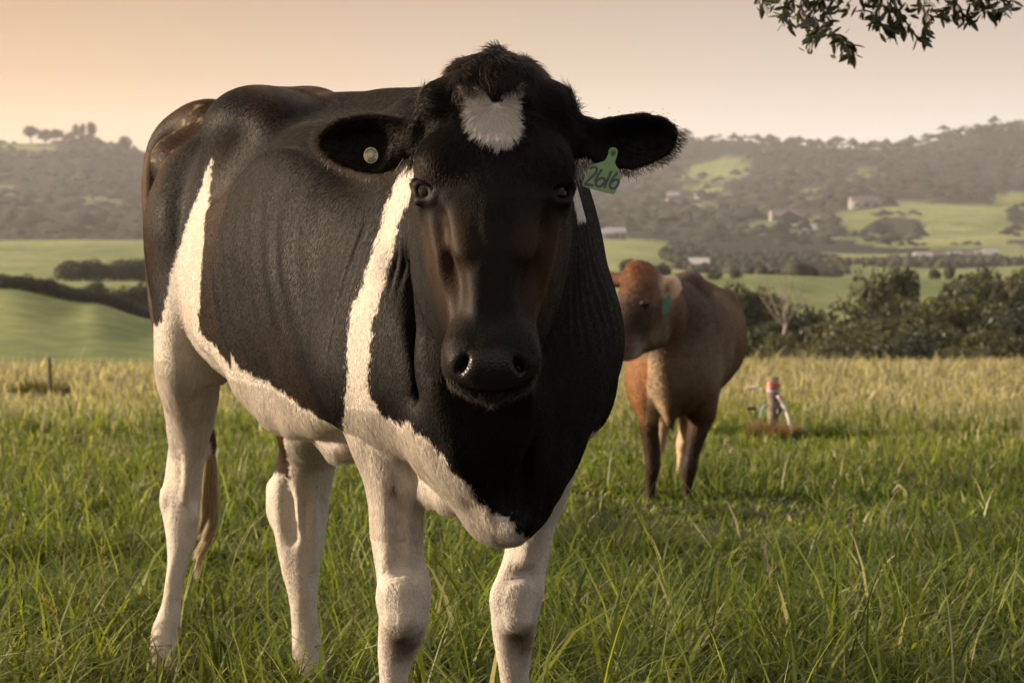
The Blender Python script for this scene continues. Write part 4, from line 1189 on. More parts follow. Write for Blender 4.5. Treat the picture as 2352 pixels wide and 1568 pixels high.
clump('dry_tuft', 'dry brown tuft of grass round the foot of the orange banded post', 1776, 1010, 18.3, 1500, .16, .22, ((.10, .062, .035), (.19, .125, .07)), .005)
clump('grass_tuft', 'dark green tussock right of the orange banded post', 1925, 1015, 18.6, 1800, .10, .45, ((.030, .050, .014), (.06, .075, .02)), .006)
clump('grass_tuft', 'dark green tussock left of the orange banded post', 1715, 990, 19.5, 1200, .10, .35, ((.030, .055, .014), (.07, .085, .02)), .006)
clump('grass_tuft', 'low dark tussock at the foot of the left fence post', 95, 912, 36, 900, .30, .55, ((.05, .055, .02), (.10, .09, .03)), .012, 3)
clump('weed_stalk', 'thin reddish weed standing in the grass behind the hind leg', 430 - 10, 935, 31, 120, .55, .10, ((.16, .10, .055), (.2, .15, .07)), .006, 3, 'weed', .2)

# ------------------------------------------------------------------ fence posts and tape
def cyl(name, base, top, r, mat, parent=None, seg=14, bumps=0.0, cap=True):
    a, b = np.array(base, float), np.array(top, float)
    w = norm(b - a); u = norm(np.cross(w, (0, 1, .3))); v = np.cross(w, u)
    V, F = [], []; k = 7
    for i in range(k):
        t = i / (k - 1)
        for j in range(seg):
            an = 2 * math.pi * j / seg
            rr = r * (1 + bumps * vnoise(np.array([[math.cos(an) * 2, math.sin(an) * 2, t * 3]]), 1.5, 3)[0]) * (1 - .04 * t)
            if cap and i == k - 1: rr *= .93
            V.append(a + (b - a) * t + rr * (u * math.cos(an) + v * math.sin(an)))
    for i in range(k - 1):
        for j in range(seg): F.append((i * seg + j, i * seg + (j + 1) % seg, (i + 1) * seg + (j + 1) % seg, (i + 1) * seg + j))
    F.append(tuple((k - 1) * seg + j for j in range(seg)))
    return mesh_obj(name, np.array(V), F, mat, parent)
MAT_POST = simple_mat('weathered_wood', (.17, .145, .10), .9, .5, 30, .5)
def gz(X, Y): return float(ground_z(np.array([X]), np.array([Y]))[0])
# orange banded post
PY = 18.6; pt = at(1776, 866, PY); gb = gz(pt[0], PY)
post = empty('fence_post', (pt[0], PY, gb)); tag(post, 'weathered wooden fence post with orange band, standing in a dry tuft', 'fence post')
cyl('post', (pt[0] + .01, PY, gb - .1), (pt[0], PY, pt[2]), .056, MAT_POST, post, 16, .06)
b1, b2 = at(1775, 886, PY)[2], at(1775, 876, PY)[2]
cyl('orange_band', (pt[0], PY, b1 - .025), (pt[0], PY, b2), .064, simple_mat('orange_plastic', (.27, .06, .028), .45, .2, 40), post, 16, .1)
cyl('lilac_band', (pt[0], PY, at(1775, 899, PY)[2]), (pt[0], PY, b1 - .03), .062, simple_mat('lilac_plastic', (.26, .22, .27), .5, .2, 40), post, 16, .1)
q = at(1793, 915, PY)
cyl('orange_insulator', (q[0], PY - .03, q[2] - .05), (q[0] - .005, PY - .03, q[2] + .035), .022, simple_mat('orange_plastic_b', (.5, .085, .03), .45), post, 10, .15)
q = at(1788, 940, PY)
cyl('dark_insulator', (q[0], PY - .06, q[2] - .03), (q[0], PY - .06, q[2] + .03), .026, simple_mat('black_plastic', (.02, .02, .02), .4), post, 10, .1)
def ribbon(name, pts, w, mat, th=.002, n=5):
    K = catmull(pts, n); T = np.gradient(K, axis=0); T /= np.linalg.norm(T, axis=1, keepdims=True)
    S_ = np.cross(T, (0, 1, 0)); S_ /= np.linalg.norm(S_, axis=1, keepdims=True) + 1e-9
    B = np.cross(T, S_)
    V = np.concatenate([np.stack([k + s * w - b * th, k + s * w + b * th, k - s * w + b * th, k - s * w - b * th]) for k, s, b in zip(K, S_, B)])
    F = []
    for i in range(len(K) - 1):
        for j in range(4): F.append((i * 4 + j, i * 4 + (j + 1) % 4, (i + 1) * 4 + (j + 1) % 4, (i + 1) * 4 + j))
    F += [(3, 2, 1, 0), tuple(len(V) - 4 + j for j in range(4))]
    return mesh_obj(name, V, F, mat)
o = ribbon('fence_tape', [at(1786, 908, PY - .06), at(1803, 938, 18.5), at(1814, 975, 18.3), at(1822, 1010, 18.1), at(1834, 1032, 17.9), at(1850, 1042, 17.7)], .014, simple_mat('white_tape', (.42, .40, .37), .6, .15, 60))
tag(o, 'loose white fence tape slanting from the orange banded post to the grass', 'fence tape')
o = ribbon('rope', [at(1766, 931, PY - .06), at(1757, 932, 18.5), at(1751, 938, 18.5), at(1748, 950, 18.5), at(1747, 962, 18.5)], .009, simple_mat('turquoise_rope', (.25, .36, .36), .6, .2, 60), .006)
tag(o, 'short turquoise rope hanging left of the orange banded post', 'rope')
def insulator(x, y, col, label):
    c = at(x, y, 18.7); root = empty('gate_handle', tuple(c)); tag(root, label, 'gate handle', 'fence handles left of the post')
    m = simple_mat('handle_plastic', col, .4)
    cyl('handle', (c[0] - .045, c[1], c[2]), (c[0] + .04, c[1], c[2] + .004), .017, m, root, 10, .1)
    wm = simple_mat('wire', (.22, .21, .20), .4)
    cyl('wire', (c[0] + .04, c[1], c[2]), (pt[0] - .05, PY, c[2] - .005), .0018, wm, root, 6)
insulator(1729, 891, (.55, .52, .50), 'white fence handle hanging left of the orange banded post')
insulator(1727, 938, (.03, .025, .022), 'dark fence handle hanging left of the post, lower of the two')
# left post
LY = 35.0; pl = at(113, 821, LY); gb2 = gz(pl[0], LY)
lp = empty('fence_post', (pl[0], LY, gb2)); tag(lp, 'thin dark fence post standing alone in the straw grass at the left', 'fence post')
cyl('post', (pl[0] + .02, LY, gb2 - .2), (pl[0], LY, pl[2]), .036, simple_mat('dark_post', (.055, .048, .042), .8, .4, 20), lp, 12, .08)

# ------------------------------------------------------------------ tree whose branch hangs in from the right
TY = 7.0
MAT_TWIG = simple_mat('twig_bark', (.055, .042, .030), .9, .4, 60, .3)
MAT_BLEAF = None
def tube_mesh(name, K, r0, r1, mat, parent, seg=7, n=5):
    K = catmull(K, n); V, F = [], []
    for i, p in enumerate(K):
        t = i / (len(K) - 1); T = norm(K[min(i + 1, len(K) - 1)] - K[max(i - 1, 0)])
        u = norm(np.cross(T, (.2, 1, .1))); v = np.cross(T, u); rr = r0 + (r1 - r0) * t
        for j in range(seg):
            a_ = 2 * math.pi * j / seg; V.append(p + rr * (u * math.cos(a_) + v * math.sin(a_)))
    for i in range(len(K) - 1):
        for j in range(seg): F.append((i * seg + j, i * seg + (j + 1) % seg, (i + 1) * seg + (j + 1) % seg, (i + 1) * seg + j))
    return mesh_obj(name, np.array(V), np.array(F), mat, parent), K
tx = 3.9; tg_ = gz(tx, 7.6)
btree = empty('overhanging_tree', (tx, 7.6, tg_)); tag(btree, 'tree reaching in from the right with dark leafy twigs at the top corner', 'tree')
tube_mesh('trunk', [(tx, 7.6, tg_ - .2), (tx - .05, 7.6, 1.2), (tx + .05, 7.5, 2.6), (tx + .1, 7.5, 4.2)], .20, .11, MAT_BARK, btree, 10)
limb_o, limbK = tube_mesh('limb', [(tx, 7.55, 2.3), (3.0, 7.3, 2.55), (2.2, 7.1, 2.45), tuple(at(2330, -60, TY)), tuple(at(2120, -45, TY)), tuple(at(1900, -30, TY)), tuple(at(1790, -12, TY))], .06, .007, MAT_BARK, btree, 8)
# leaf shapes
def leaf_mesh(seed):
    r = np.random.default_rng(seed); L_ = 1.0; wd = r.uniform(.15, .20); k = 7
    V, F = [], []
    bend = r.uniform(-.25, .25); cup = r.uniform(.15, .4)
    for i in range(k):
        t = i / (k - 1); w_ = wd * math.sin(math.pi * min(1, t * .93 + .04)) ** .8
        x = t * L_; z = bend * t * t; y0 = .1 * bend * math.sin(t * 3)
        V += [(x, y0 - w_, z + cup * w_), (x, y0, z), (x, y0 + w_, z + cup * w_)]
    for i in range(k - 1):
        for j in range(2): F.append((i * 3 + j, i * 3 + j + 1, i * 3 + j + 4, i * 3 + j + 3))
    c = np.array((.020, .024, .010)) * r.uniform(.7, 1.5)
    o = mesh_obj('leaf', np.array(V), np.array(F), MAT_LEAF, None, attrs={'tone': np.tile(c, (len(V), 1))}); me = o.data; bpy.data.objects.remove(o); return me
LEAVES = [leaf_mesh(300 + i) for i in range(8)]
def put_leaf(p, d, size, par, r):
    o = bpy.data.objects.new('leaf', LEAVES[r.integers(0, 8)]); C.objects.link(o)
    q = Vector(d).to_track_quat('X', 'Z'); o.rotation_mode = 'QUATERNION'
    from mathutils import Quaternion
    q = q @ Quaternion((1, 0, 0), r.uniform(-1.6, 1.6))
    o.rotation_quaternion = q; o.location = Vector(p) - Vector(btree.location); o.scale = (size,) * 3
    o.parent = par
    return o
def leafy():
    r = np.random.default_rng(9)
    # twigs: start, end (bearing, height), leaves
    tw = [((1800, -12), (1745, 18), 9), ((1830, -16), (1800, 60), 16), ((1850, -18), (1872, 62), 18), ((1872, 40), (1850, 100), 14), ((1880, -20), (1905, 75), 20), ((1905, 70), (1960, 128), 14), ((1905, 70), (1925, 105), 12), ((1980, -25), (2000, 45), 16),
          ((2000, 30), (2050, 75), 22), ((2040, -30), (2080, 70), 22), ((2080, 50), (2125, 72), 14), ((2090, -30), (2140, 55), 14), ((2140, 20), (2200, 28), 12), ((2200, -35), (2235, 52), 20), ((2240, -35), (2270, 30), 18), ((2290, -40), (2275, 45), 16), ((2300, -40), (2330, 20), 10), ((1950, -28), (1935, 30), 8), ((1760, -8), (1790, 5), 8)]
    cnt = 0
    for (a_, b_, n) in tw:
        dy0, dy1 = r.uniform(-.12, .12), r.uniform(-.2, .2)
        A = at(*a_, TY + dy0); B = at(*b_, TY + dy1)
        M = (A + B) / 2 + r.normal(0, .02, 3)
        to, K = tube_mesh('twig', [A, M, B], .004, .0015, MAT_TWIG, btree, 5, 5)
        for i in range(n):
            t = r.uniform(.15, 1.0); j = int(t * (len(K) - 1)); p = K[j]
            d = norm((B - A) / np.linalg.norm(B - A) * .5 + r.normal(0, .55, 3) + np.array((0, 0, -.45)))
            put_leaf(p, d, r.uniform(.038, .066), btree, r); cnt += 1
    # the smaller leaves deeper in the sprays
    Vs, Fs, Ts, off = [], [], [], 0
    for (a_, b_, n) in tw:
        A = at(*a_, TY + .1); B = at(*b_, TY + .05)
        for i in range(int(n * 1.1)):
            me = LEAVES[r.integers(0, 8)]; v = np.array([q_.co for q_ in me.vertices]); f = np.array([p_.vertices[:] for p_ in me.polygons])
            d = norm((B - A) + r.normal(0, .5, 3) + np.array((0, 0, -.25))); e = norm(np.cross(d, r.normal(0, 1, 3))); g_ = np.cross(d, e)
            p = A + (B - A) * r.uniform(0, .95) + r.normal(0, .02, 3)
            Vs.append(p + (v @ np.array((d, e, g_))) * r.uniform(.03, .05)); Fs.append(f + off); off += len(v)
            Ts.append(np.tile(np.array((.020, .024, .010)) * r.uniform(.6, 1.5), (len(v), 1)))
    mesh_obj('foliage', np.concatenate(Vs), np.concatenate(Fs), MAT_LEAF, btree, attrs={'tone': np.concatenate(Ts)})['kind'] = 'stuff'
    q = at(1860, 118, TY); V, F = uv_ball(q, .011, 12); mesh_obj('berry', V, F, MAT_TWIG, btree)
leafy()
# ------------------------------------------------------------------ the black and white cow
cow_V, cow_Q = build_cow()
cow_N = vert_normals(cow_V, cow_Q)
lc = cow_local(cow_V)
# ribs, neck folds and small unevenness of the hide
wht0 = cow_coat(cow_V)[1]
msk = np.clip((lc[:, 0] - .5) / .1, 0, 1) * np.clip((1.25 - lc[:, 0]) / .15, 0, 1) * np.clip((lc[:, 2] - .86) / .1, 0, 1) * np.clip((1.32 - lc[:, 2]) / .12, 0, 1) * (lc[:, 1] < 0)
rib = np.sin(2 * np.pi * (lc[:, 0] + .42 * lc[:, 2]) / .088) * (.5 + .5 * vnoise(cow_V, 5, 11))
nk = np.clip((cow_V[:, 1] - 3.52) / .05, 0, 1) * np.clip((3.80 - cow_V[:, 1]) / .08, 0, 1) * np.clip((cow_V[:, 2] - .95) / .1, 0, 1) * np.clip((1.36 - cow_V[:, 2]) / .1, 0, 1)
nk2 = np.clip((-.085 - cow_V[:, 0]) / .03, 0, 1) * np.clip((3.76 - cow_V[:, 1]) / .05, 0, 1) * np.clip((cow_V[:, 1] - 3.48) / .05, 0, 1) * np.clip((cow_V[:, 2] - .97) / .08, 0, 1) * np.clip((1.27 - cow_V[:, 2]) / .08, 0, 1)
fold2 = np.sin(2 * np.pi * (cow_V[:, 0] * .75 - cow_V[:, 1] * .5 - cow_V[:, 2] * .16 + .010 * vnoise(cow_V, 7, 17)) / .0175)
fold = np.sin(2 * np.pi * (cow_V[:, 1] * .8 + cow_V[:, 0] * .5 + cow_V[:, 2] * .14 + .006 * vnoise(cow_V, 12, 12)) / .034)
vein = vnoise(cow_V * np.array((1, 1, .35)), 30, 13)
hl = head_local(cow_V)
hd = (cow_V[:, 1] < 3.5) & (np.abs(hl[:, 0]) < .13) & (hl[:, 1] > .27) & (hl[:, 1] < .53)
cow_V = cow_V + cow_N * (rib * msk * .0036 + fold * nk * .0020 * (cow_V[:, 0] > 0) + fold2 * nk2 * .0018 * np.clip(.5 + vnoise(cow_V, 9, 18), 0, 1) * (1 - wht0) + (vein * .0040 + .0050 * vnoise(cow_V * np.array((1, 1, .3)), 17, 19)) * np.clip((.95 - cow_V[:, 2]) / .2, 0, 1) + vnoise(cow_V, 8, 14) * .003 * (cow_V[:, 1] > 3.6)
                         + hd * .0017 * vnoise(cow_V * np.array((1, .6, .28)), 62, 15))[:, None]
cow_N = vert_normals(cow_V, cow_Q)
col, wht, wet, bare = cow_coat(cow_V)
cow = empty('cow', (-.38, 4.4, 0))
tag(cow, 'large black and white cow standing close up, facing the camera', 'cow')
body = mesh_obj('body', cow_V, cow_Q, MAT_SKIN, cow, attrs={'coat': col * .8, 'wet': wet})

# short coat
face = -(cow_N * (cow_V - np.array((0, 0, CAM_H))) / np.linalg.norm(cow_V - np.array((0, 0, CAM_H)), axis=1, keepdims=True)).sum(1)
wgt = np.where(face > -.25, 1.0, .12) * (1 - np.clip(bare * 1.5, 0, 1)) * (3.6 / cow_V[:, 1]) ** 1.5
wgt *= (cow_V[:, 2] > .06)
eye_d = np.min([np.linalg.norm(cow_V - (eye_frame(s)[0] + eye_frame(s)[1] * .018), axis=1) for s in (-1, 1)], axis=0)
wgt *= (eye_d > .0275)
p, nn, vi = scatter(cow_V, cow_Q, cow_N, N_COAT, wgt)
pc, pw, pwet, pb = cow_coat(p)
fl, hd_, er_ = cow_flow(p, nn)
ln = np.full(len(p), .0078)
ln[p[:, 2] < .62] = .007
hh = head_local(p)
ln[hd_] = .0030
up = hd_ & (hh[:, 1] < .25)
ln[up] = .0030 + .010 * np.clip((.25 - hh[up, 1]) / .08, 0, 1)
ln[hd_ & (hh[:, 1] > .47)] = .005
ln[er_] = .011
bel = (p[:, 2] < .86) & (p[:, 2] > .6) & pw
ln[bel] = .018
pc = pc * rng.uniform(.8, 1.25, (len(p), 1))
S_ = strands(p, nn, fl, ln, np.where(up, .30, np.where(hd_, .07, .10)), 4, .18, .05)
pc, pw, pwet, pb = cow_coat(S_[:, 2] + rng.normal(0, .0035, p.shape))
pc = np.clip(pc * rng.uniform(.7, 1.35, (len(p), 1)) * (1 + np.where(pw, .08, .22) * (vnoise(p * np.array((1, 1, .14)), 110, 27) + .8 * vnoise(p * np.array((1, 1, .3)), 16, 28)))[:, None], .0015, .82)
hair_obj('coat', S_, np.array((.00032, .0003, .00024, .00005)), pc, MAT_FUR, cow)['kind'] = 'stuff'

# forelock on the poll
def pick(cond, n):
    w = np.where(cond, 1.0, 0.0)
    return scatter(cow_V, cow_Q, cow_N, n, w)
hv = head_local(cow_V)
top = (cow_V[:, 1] < 3.62) & (cow_V[:, 1] > 3.3) & (np.abs(hv[:, 0]) < .07) & (hv[:, 1] < .075) & (hv[:, 2] > -.16)
p, nn, vi = pick(top, 7500)
hp = head_local(p)
cl = np.stack([vnoise(p, 55, 21), vnoise(p, 55, 22), vnoise(p, 55, 23)], 1)       # locks
fl = cl * 1.0 + np.where(hp[:, 2:] > -.05, HL * .9, np.array((0, 0, 0))) + HR * (hp[:, :1] * 9) + HN * .3
S_ = strands(p, nn, fl, rng.uniform(.016, .034, len(p)), .34, 6, .35, .15)
S_ += (np.linspace(0, 1, 6) ** 2)[None, :, None] * (cl * .009)[:, None, :]
fore = hair_obj('forelock', S_, np.array((.00036, .00036, .00034, .0003, .00022, .00005)), np.tile((.016, .012, .010), (len(p), 1)) * rng.uniform(.6, 1.6, (len(p), 1)), MAT_FUR, cow)
# tufts over the horn buds
for u0, n in ((-.118, 300), (.118, 700)):
    sel = (np.linalg.norm(hv - np.array((u0, .085, -.06)), axis=1) < .026) & (cow_V[:, 1] < 3.6)
    if sel.sum() < 4: continue
    p, nn, vi = pick(sel, n)
    S_ = strands(p, nn, nn * .2 + np.array((np.sign(u0) * .4, 0, .7)) + rng.normal(0, .35, (n, 3)), rng.uniform(.01, .03, n), .5, 5, .5, .1)
    hair_obj('horn_bud_hair', S_, np.array((.0003, .0003, .0003, .0002, .00005)), np.tile((.016, .012, .010), (n, 1)), MAT_FUR, cow)
# long hair on the star of the brow
sel = in_poly(cow_V[:, 0], cow_V[:, 2], STAR) & (cow_V[:, 1] < 3.45) & (cow_V[:, 1] > 3.3)
p, nn, vi = pick(sel, 5200)
hp = head_local(p)
fl, _, _ = cow_flow(p, nn)
cl = np.stack([vnoise(p, 70, 31), vnoise(p, 70, 32), vnoise(p, 70, 33)], 1)
S_ = strands(p, nn, fl + cl * .55 + HR * hp[:, :1] * 4, rng.uniform(.012, .020, len(p)), .30, 5, .2, .1)
pc, pw, _, _ = cow_coat(S_[:, 2])
hair_obj('brow_star_hair', S_, np.array((.00034, .00034, .0003, .0002, .00005)), np.clip(np.where(pw[:, None], WHITE * .95, BLACK) * rng.uniform(.7, 1.1, (len(p), 1)), 0, .8), MAT_FUR, cow)
# fringes along the ears
for E, n in ((EAR_A, 1700), (EAR_B, 1900)):
    K = np.array([at(x, y, EAR_Y + .005) for x, y in E])
    seg = catmull(K, 8)
    cen = K.mean(0)
    i = rng.integers(0, len(seg), n)
    q = seg[i] + rng.normal(0, .004, (n, 3)) * np.array((1, 1.5, 1))
    low = seg[i, 2] < cen[2] + .01
    keep = (np.abs(seg[i, 0] + .03) > .135) & (low | (rng.random(n) < .04))
    q = q[keep]; low = low[keep]; ii = i[keep]
    o_ = seg[ii] - cen; o_ = o_ / np.linalg.norm(o_, axis=1, keepdims=True)
    d_ = o_ * .7 + np.array((np.sign(cen[0]) * .45, 0, -.5))
    ln = np.where(low, rng.uniform(.005, .012, len(q)), rng.uniform(.003, .006, len(q)))
    S_ = strands(q - o_ * .006, np.tile((0, -1.0, 0), (len(q), 1)), d_, ln, .12, 5, .3, .08)
    cc = np.where(rng.random((len(q), 1)) < .25, np.array((.06, .035, .02)), np.array((.016, .012, .010)))
    hair_obj('ear_fringe', S_, np.array((.0003, .0003, .00028, .0002, .00005)), cc, MAT_FUR, cow)
# white tuft in front of the ear roots
for x0, y0, n in ((948, 372, 260), (1345, 378, 200)):
    c0 = at(x0, y0 - 8, 3.46)
    q = c0 + rng.normal(0, 1, (n, 3)) * np.array((.012, .01, .006))
    S_ = strands(q, np.tile((0, -1.0, 0), (n, 1)), np.tile((-.25 if x0 < 1100 else .1, 0, -1.0), (n, 1)), rng.uniform(.015, .032, n), .2, 5, .35, .05)
    cc = np.where(rng.random((n, 1)) < .5, WHITE * .8, np.array((.02, .015, .012)))
    hair_obj('ear_root_tuft', S_, np.array((.0003, .0003, .00028, .0002, .00005)), cc, MAT_FUR, cow)
# whiskers on chin
sel = (hv[:, 1] > .555) & (hv[:, 2] < -.03) & (hv[:, 2] > -.10) & (cow_V[:, 1] < 3.4) & (np.abs(hv[:, 0]) < .075)
p, nn, vi = pick(sel, 500)
S_ = strands(p, nn, nn + np.array((0, -.2, -.8)), rng.uniform(.006, .018, 500), .8, 4, .5, .2)
hair_obj('whiskers', S_, np.array((.0002, .0002, .00015, .00004)), np.tile((.03, .025, .02), (500, 1)), MAT_FUR, cow)
# tail switch
n = 900
K = catmull([at(x, y, Y) for x, y, Y in ((462, 960, 5.17), (478, 1010, 5.14), (482, 1070, 5.12), (480, 1130, 5.11), (474, 1190, 5.10), (462, 1240, 5.09), (440, 1290, 5.08), (428, 1340, 5.07))], 5)
lock = rng.integers(0, 9, n); loff = rng.normal(0, 1, (9, 2)) * np.array((.026, .014)); lend = rng.uniform(.62, 1.0, 9)
k = 14
S_ = np.empty((n, k, 3)); ss = np.linspace(0, 1, k)
st = rng.uniform(0, .35, n)
off = loff[lock] + rng.normal(0, .0035, (n, 2)); ph = rng.uniform(0, 6.28, 9)
for j, s_ in enumerate(ss):
    u = (st + (lend[lock] * rng.uniform(.93, 1.0, n) - st) * s_) * (len(K) - 1)
    i0 = np.clip(u.astype(int), 0, len(K) - 2); f = (u - i0)[:, None]
    b = K[i0] * (1 - f) + K[i0 + 1] * f
    sp = np.minimum(1, .25 + u / (len(K) - 1) * 1.3)[:, None]
    wv = np.sin(s_ * 9 + ph[lock]) * .006 * s_
    S_[:, j] = b + np.c_[off[:, 0:1] * sp + wv[:, None], off[:, 1:2] * sp, np.zeros((n, 1))]
cc = np.array((.46, .34, .19)) * rng.uniform(.35, 1.3, (n, 1))
hair_obj('tail_switch', S_, np.concatenate([np.full(k - 3, .0005), (.0004, .0003, .0001)]), cc, MAT_FUR, cow)

# eyes
for s in (-1, 1):
    ec, g, tg = eye_frame(s)
    ax3 = np.array((tg, np.cross(g, tg), g))
    ev, ef = uv_ball(ec, .0262, 28, ax3)
    eye = mesh_obj('eye', ev, ef, MAT_EYE, cow)
    # white of the eye at the inner corner
    cv, cf = uv_ball(ec + tg * .0225 + g * .0125, .0052, 14, ax3, (1, .9, .5))
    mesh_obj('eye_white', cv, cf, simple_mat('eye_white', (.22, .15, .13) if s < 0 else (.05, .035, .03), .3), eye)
    # lashes
    n = 130
    sv = np.linspace(-1, .75, n) + rng.normal(0, .03, n)
    lid = ec[None] + g * .023 + tg * (sv * .026)[:, None] - np.cross(g, tg) * (np.sign(np.cross(g, tg) @ HL) * .0165 * np.sqrt(np.clip(1 - sv ** 2 * .8, 0, 1)))[:, None]
    dr = g * .8 + HL * .55 + HR * s * .35
    S_ = strands(lid, np.tile(-HL, (n, 1)), np.tile(dr, (n, 1)), rng.uniform(.010, .018, n), .1, 4, .15, .1)
    hair_obj('eyelashes', S_, np.array((.0003, .0003, .0002, .00005)), np.tile((.02, .016, .014), (n, 1)), MAT_FUR, cow)

# ---- ear tags
def plate(name, pts, th, mat, parent, Yf, bevel=.0006):
    """flat plastic piece: outline in (x, y) directions at distance Yf(x, y), given a thickness"""
    bm = bmesh.new()
    vs_ = [bm.verts.new(at(x, y, Yf(x, y))) for x, y in pts]
    f = bm.faces.new(vs_); f.normal_update()
    if f.normal.y > 0: f.normal_flip()
    r = bmesh.ops.extrude_face_region(bm, geom=[f])
    bmesh.ops.translate(bm, verts=[v for v in r['geom'] if isinstance(v, bmesh.types.BMVert)], vec=(0, -th, 0))
    bmesh.ops.recalc_face_normals(bm, faces=bm.faces)
    if bevel:
        bmesh.ops.bevel(bm, geom=[e for e in bm.edges if e.calc_face_angle(0) > 1.0], offset=bevel, segments=2, affect='EDGES')
    me = bpy.data.meshes.new(name); bm.to_mesh(me); bm.free()
    me.materials.append(mat)
    o = bpy.data.objects.new(name, me); C.objects.link(o)
    root = parent
    while root.parent: root = root.parent
    o.parent = parent; o.matrix_parent_inverse = Matrix.Translation(Vector(root.location)).inverted() if parent == root else Matrix()
    return o
def z2d(x, y): return ((2250 + x / 3.4836) / 1.7415, (400 + y / 3.4836) / 1.7415)
def tagY(x, y): return 3.405 - .00022 * (y - 340) + .0001 * (x - 1380)
green = simple_mat('green_tag_plastic', (.085, .165, .038), .42, .35, 90, .15, (.070, .135, .033))
inkm = simple_mat('marker_ink', (.012, .012, .014), .5)
arc = [(705 + 65 * math.cos(a), 722 - 62 * math.sin(a)) for a in np.linspace(R(-10), R(195), 14)]
TAGP = [z2d(*q) for q in arc[::-1][::-1]]
TAGP = [z2d(*q) for q in [(763, 765), (732, 860), (737, 892), (825, 1045), (822, 1085), (737, 1295), (716, 1314), (690, 1314), (292, 1212), (275, 1192), (280, 1165), (364, 936), (385, 914), (580, 850), (606, 820)] + arc[::-1]]
gt = plate('ear_tag', TAGP, .0016, green, cow, tagY)
gt['label'] = 'green plastic ear tag with 2616 hand written in black'
def stroke(pts, wd, name):
    K = catmull([np.array(z2d(*q)) for q in pts], 6)
    T = np.gradient(K, axis=0); T /= np.linalg.norm(T, axis=1, keepdims=True)
    Nn = np.stack([-T[:, 1], T[:, 0]], 1)
    ed = wd * (1 + .12 * np.sin(np.arange(len(K)) * 1.3))[:, None]
    A, B = K + Nn * ed, K - Nn * ed
    V = []
    for a, b in zip(A, B):
        for q in (a, b):
            w_ = at(q[0], q[1], tagY(*q)); V.append(w_ + np.array((0, -.0019, 0)))
    n = len(K); V = np.array(V)
    Fc = [(2 * i, 2 * i + 1, 2 * i + 3, 2 * i + 2) for i in range(n - 1)]
    o = mesh_obj(name, V, np.array(Fc), inkm, None)
    o.parent = gt; o.matrix_parent_inverse = Matrix()
    return o
stroke([(375, 962), (420, 937), (468, 942), (478, 980), (445, 1035), (315, 1168), (372, 1180), (432, 1194)], 2.9, 'digit_two')
stroke([(552, 968), (492, 1050), (462, 1130), (472, 1190), (522, 1203), (575, 1163), (588, 1110), (560, 1088), (510, 1102), (474, 1142)], 2.9, 'digit_six')
stroke([(682, 988), (632, 1105), (578, 1226)], 2.9, 'digit_one')
stroke([(767, 1008), (702, 1090), (662, 1160), (668, 1220), (712, 1234), (760, 1198), (783, 1142), (760, 1112), (712, 1122), (676, 1162)], 2.9, 'digit_six')
def disc(name, x, y, r, th, Y, mat, parent, seg=28, squash=.9):
    pts = [(x + r * squash * math.cos(a), y + r * math.sin(a)) for a in np.linspace(0, 2 * math.pi, seg, endpoint=False)]
    return plate(name, pts, th, mat, parent, lambda a, b: Y, .0008)
sx, sy = z2d(708, 732)
disc('tag_stud', sx, sy, 6.5, .0022, 3.402, simple_mat('green_stud', (.05, .12, .03), .4), gt, 16)
disc('stud_hole', sx + .5, sy, 2.2, .0004, 3.3994, inkm, gt, 12)
cream = simple_mat('cream_tag_plastic', (.48, .46, .30), .45, .15, 120, .1)
bt = disc('button_tag', 852, 357, 18.5, .0022, 3.452, cream, cow)
bt['label'] = 'round cream button tag in the ear with raised centre'
disc('button_rim', 852, 357, 9.5, .0022, 3.4500, simple_mat('cream_rim', (.30, .285, .185), .45), bt, 24)
disc('button_knob', 852.5, 357, 6.0, .004, 3.4484, cream, bt, 20)
for j in range(15):                                             # stamped lettering round the rim
    a = R(205 + j * 15.5 if j < 9 else 40 + (j - 9) * 16)
    cx, cy = 852 + 14 * .9 * math.cos(a), 357 + 14 * math.sin(a)
    w_, h_ = 1.0, 1.9 + .5 * (j % 3)
    ux, uy = math.cos(a), math.sin(a)
    pts = [(cx + ux * h_ * i - uy * w_ * k_, cy + uy * h_ * i + ux * w_ * k_) for i, k_ in ((-1, -1), (1, -1), (1, 1), (-1, 1))]
    plate('stamped_letter', pts, .0003, inkm, bt, lambda a_, b_: 3.4496, 0)
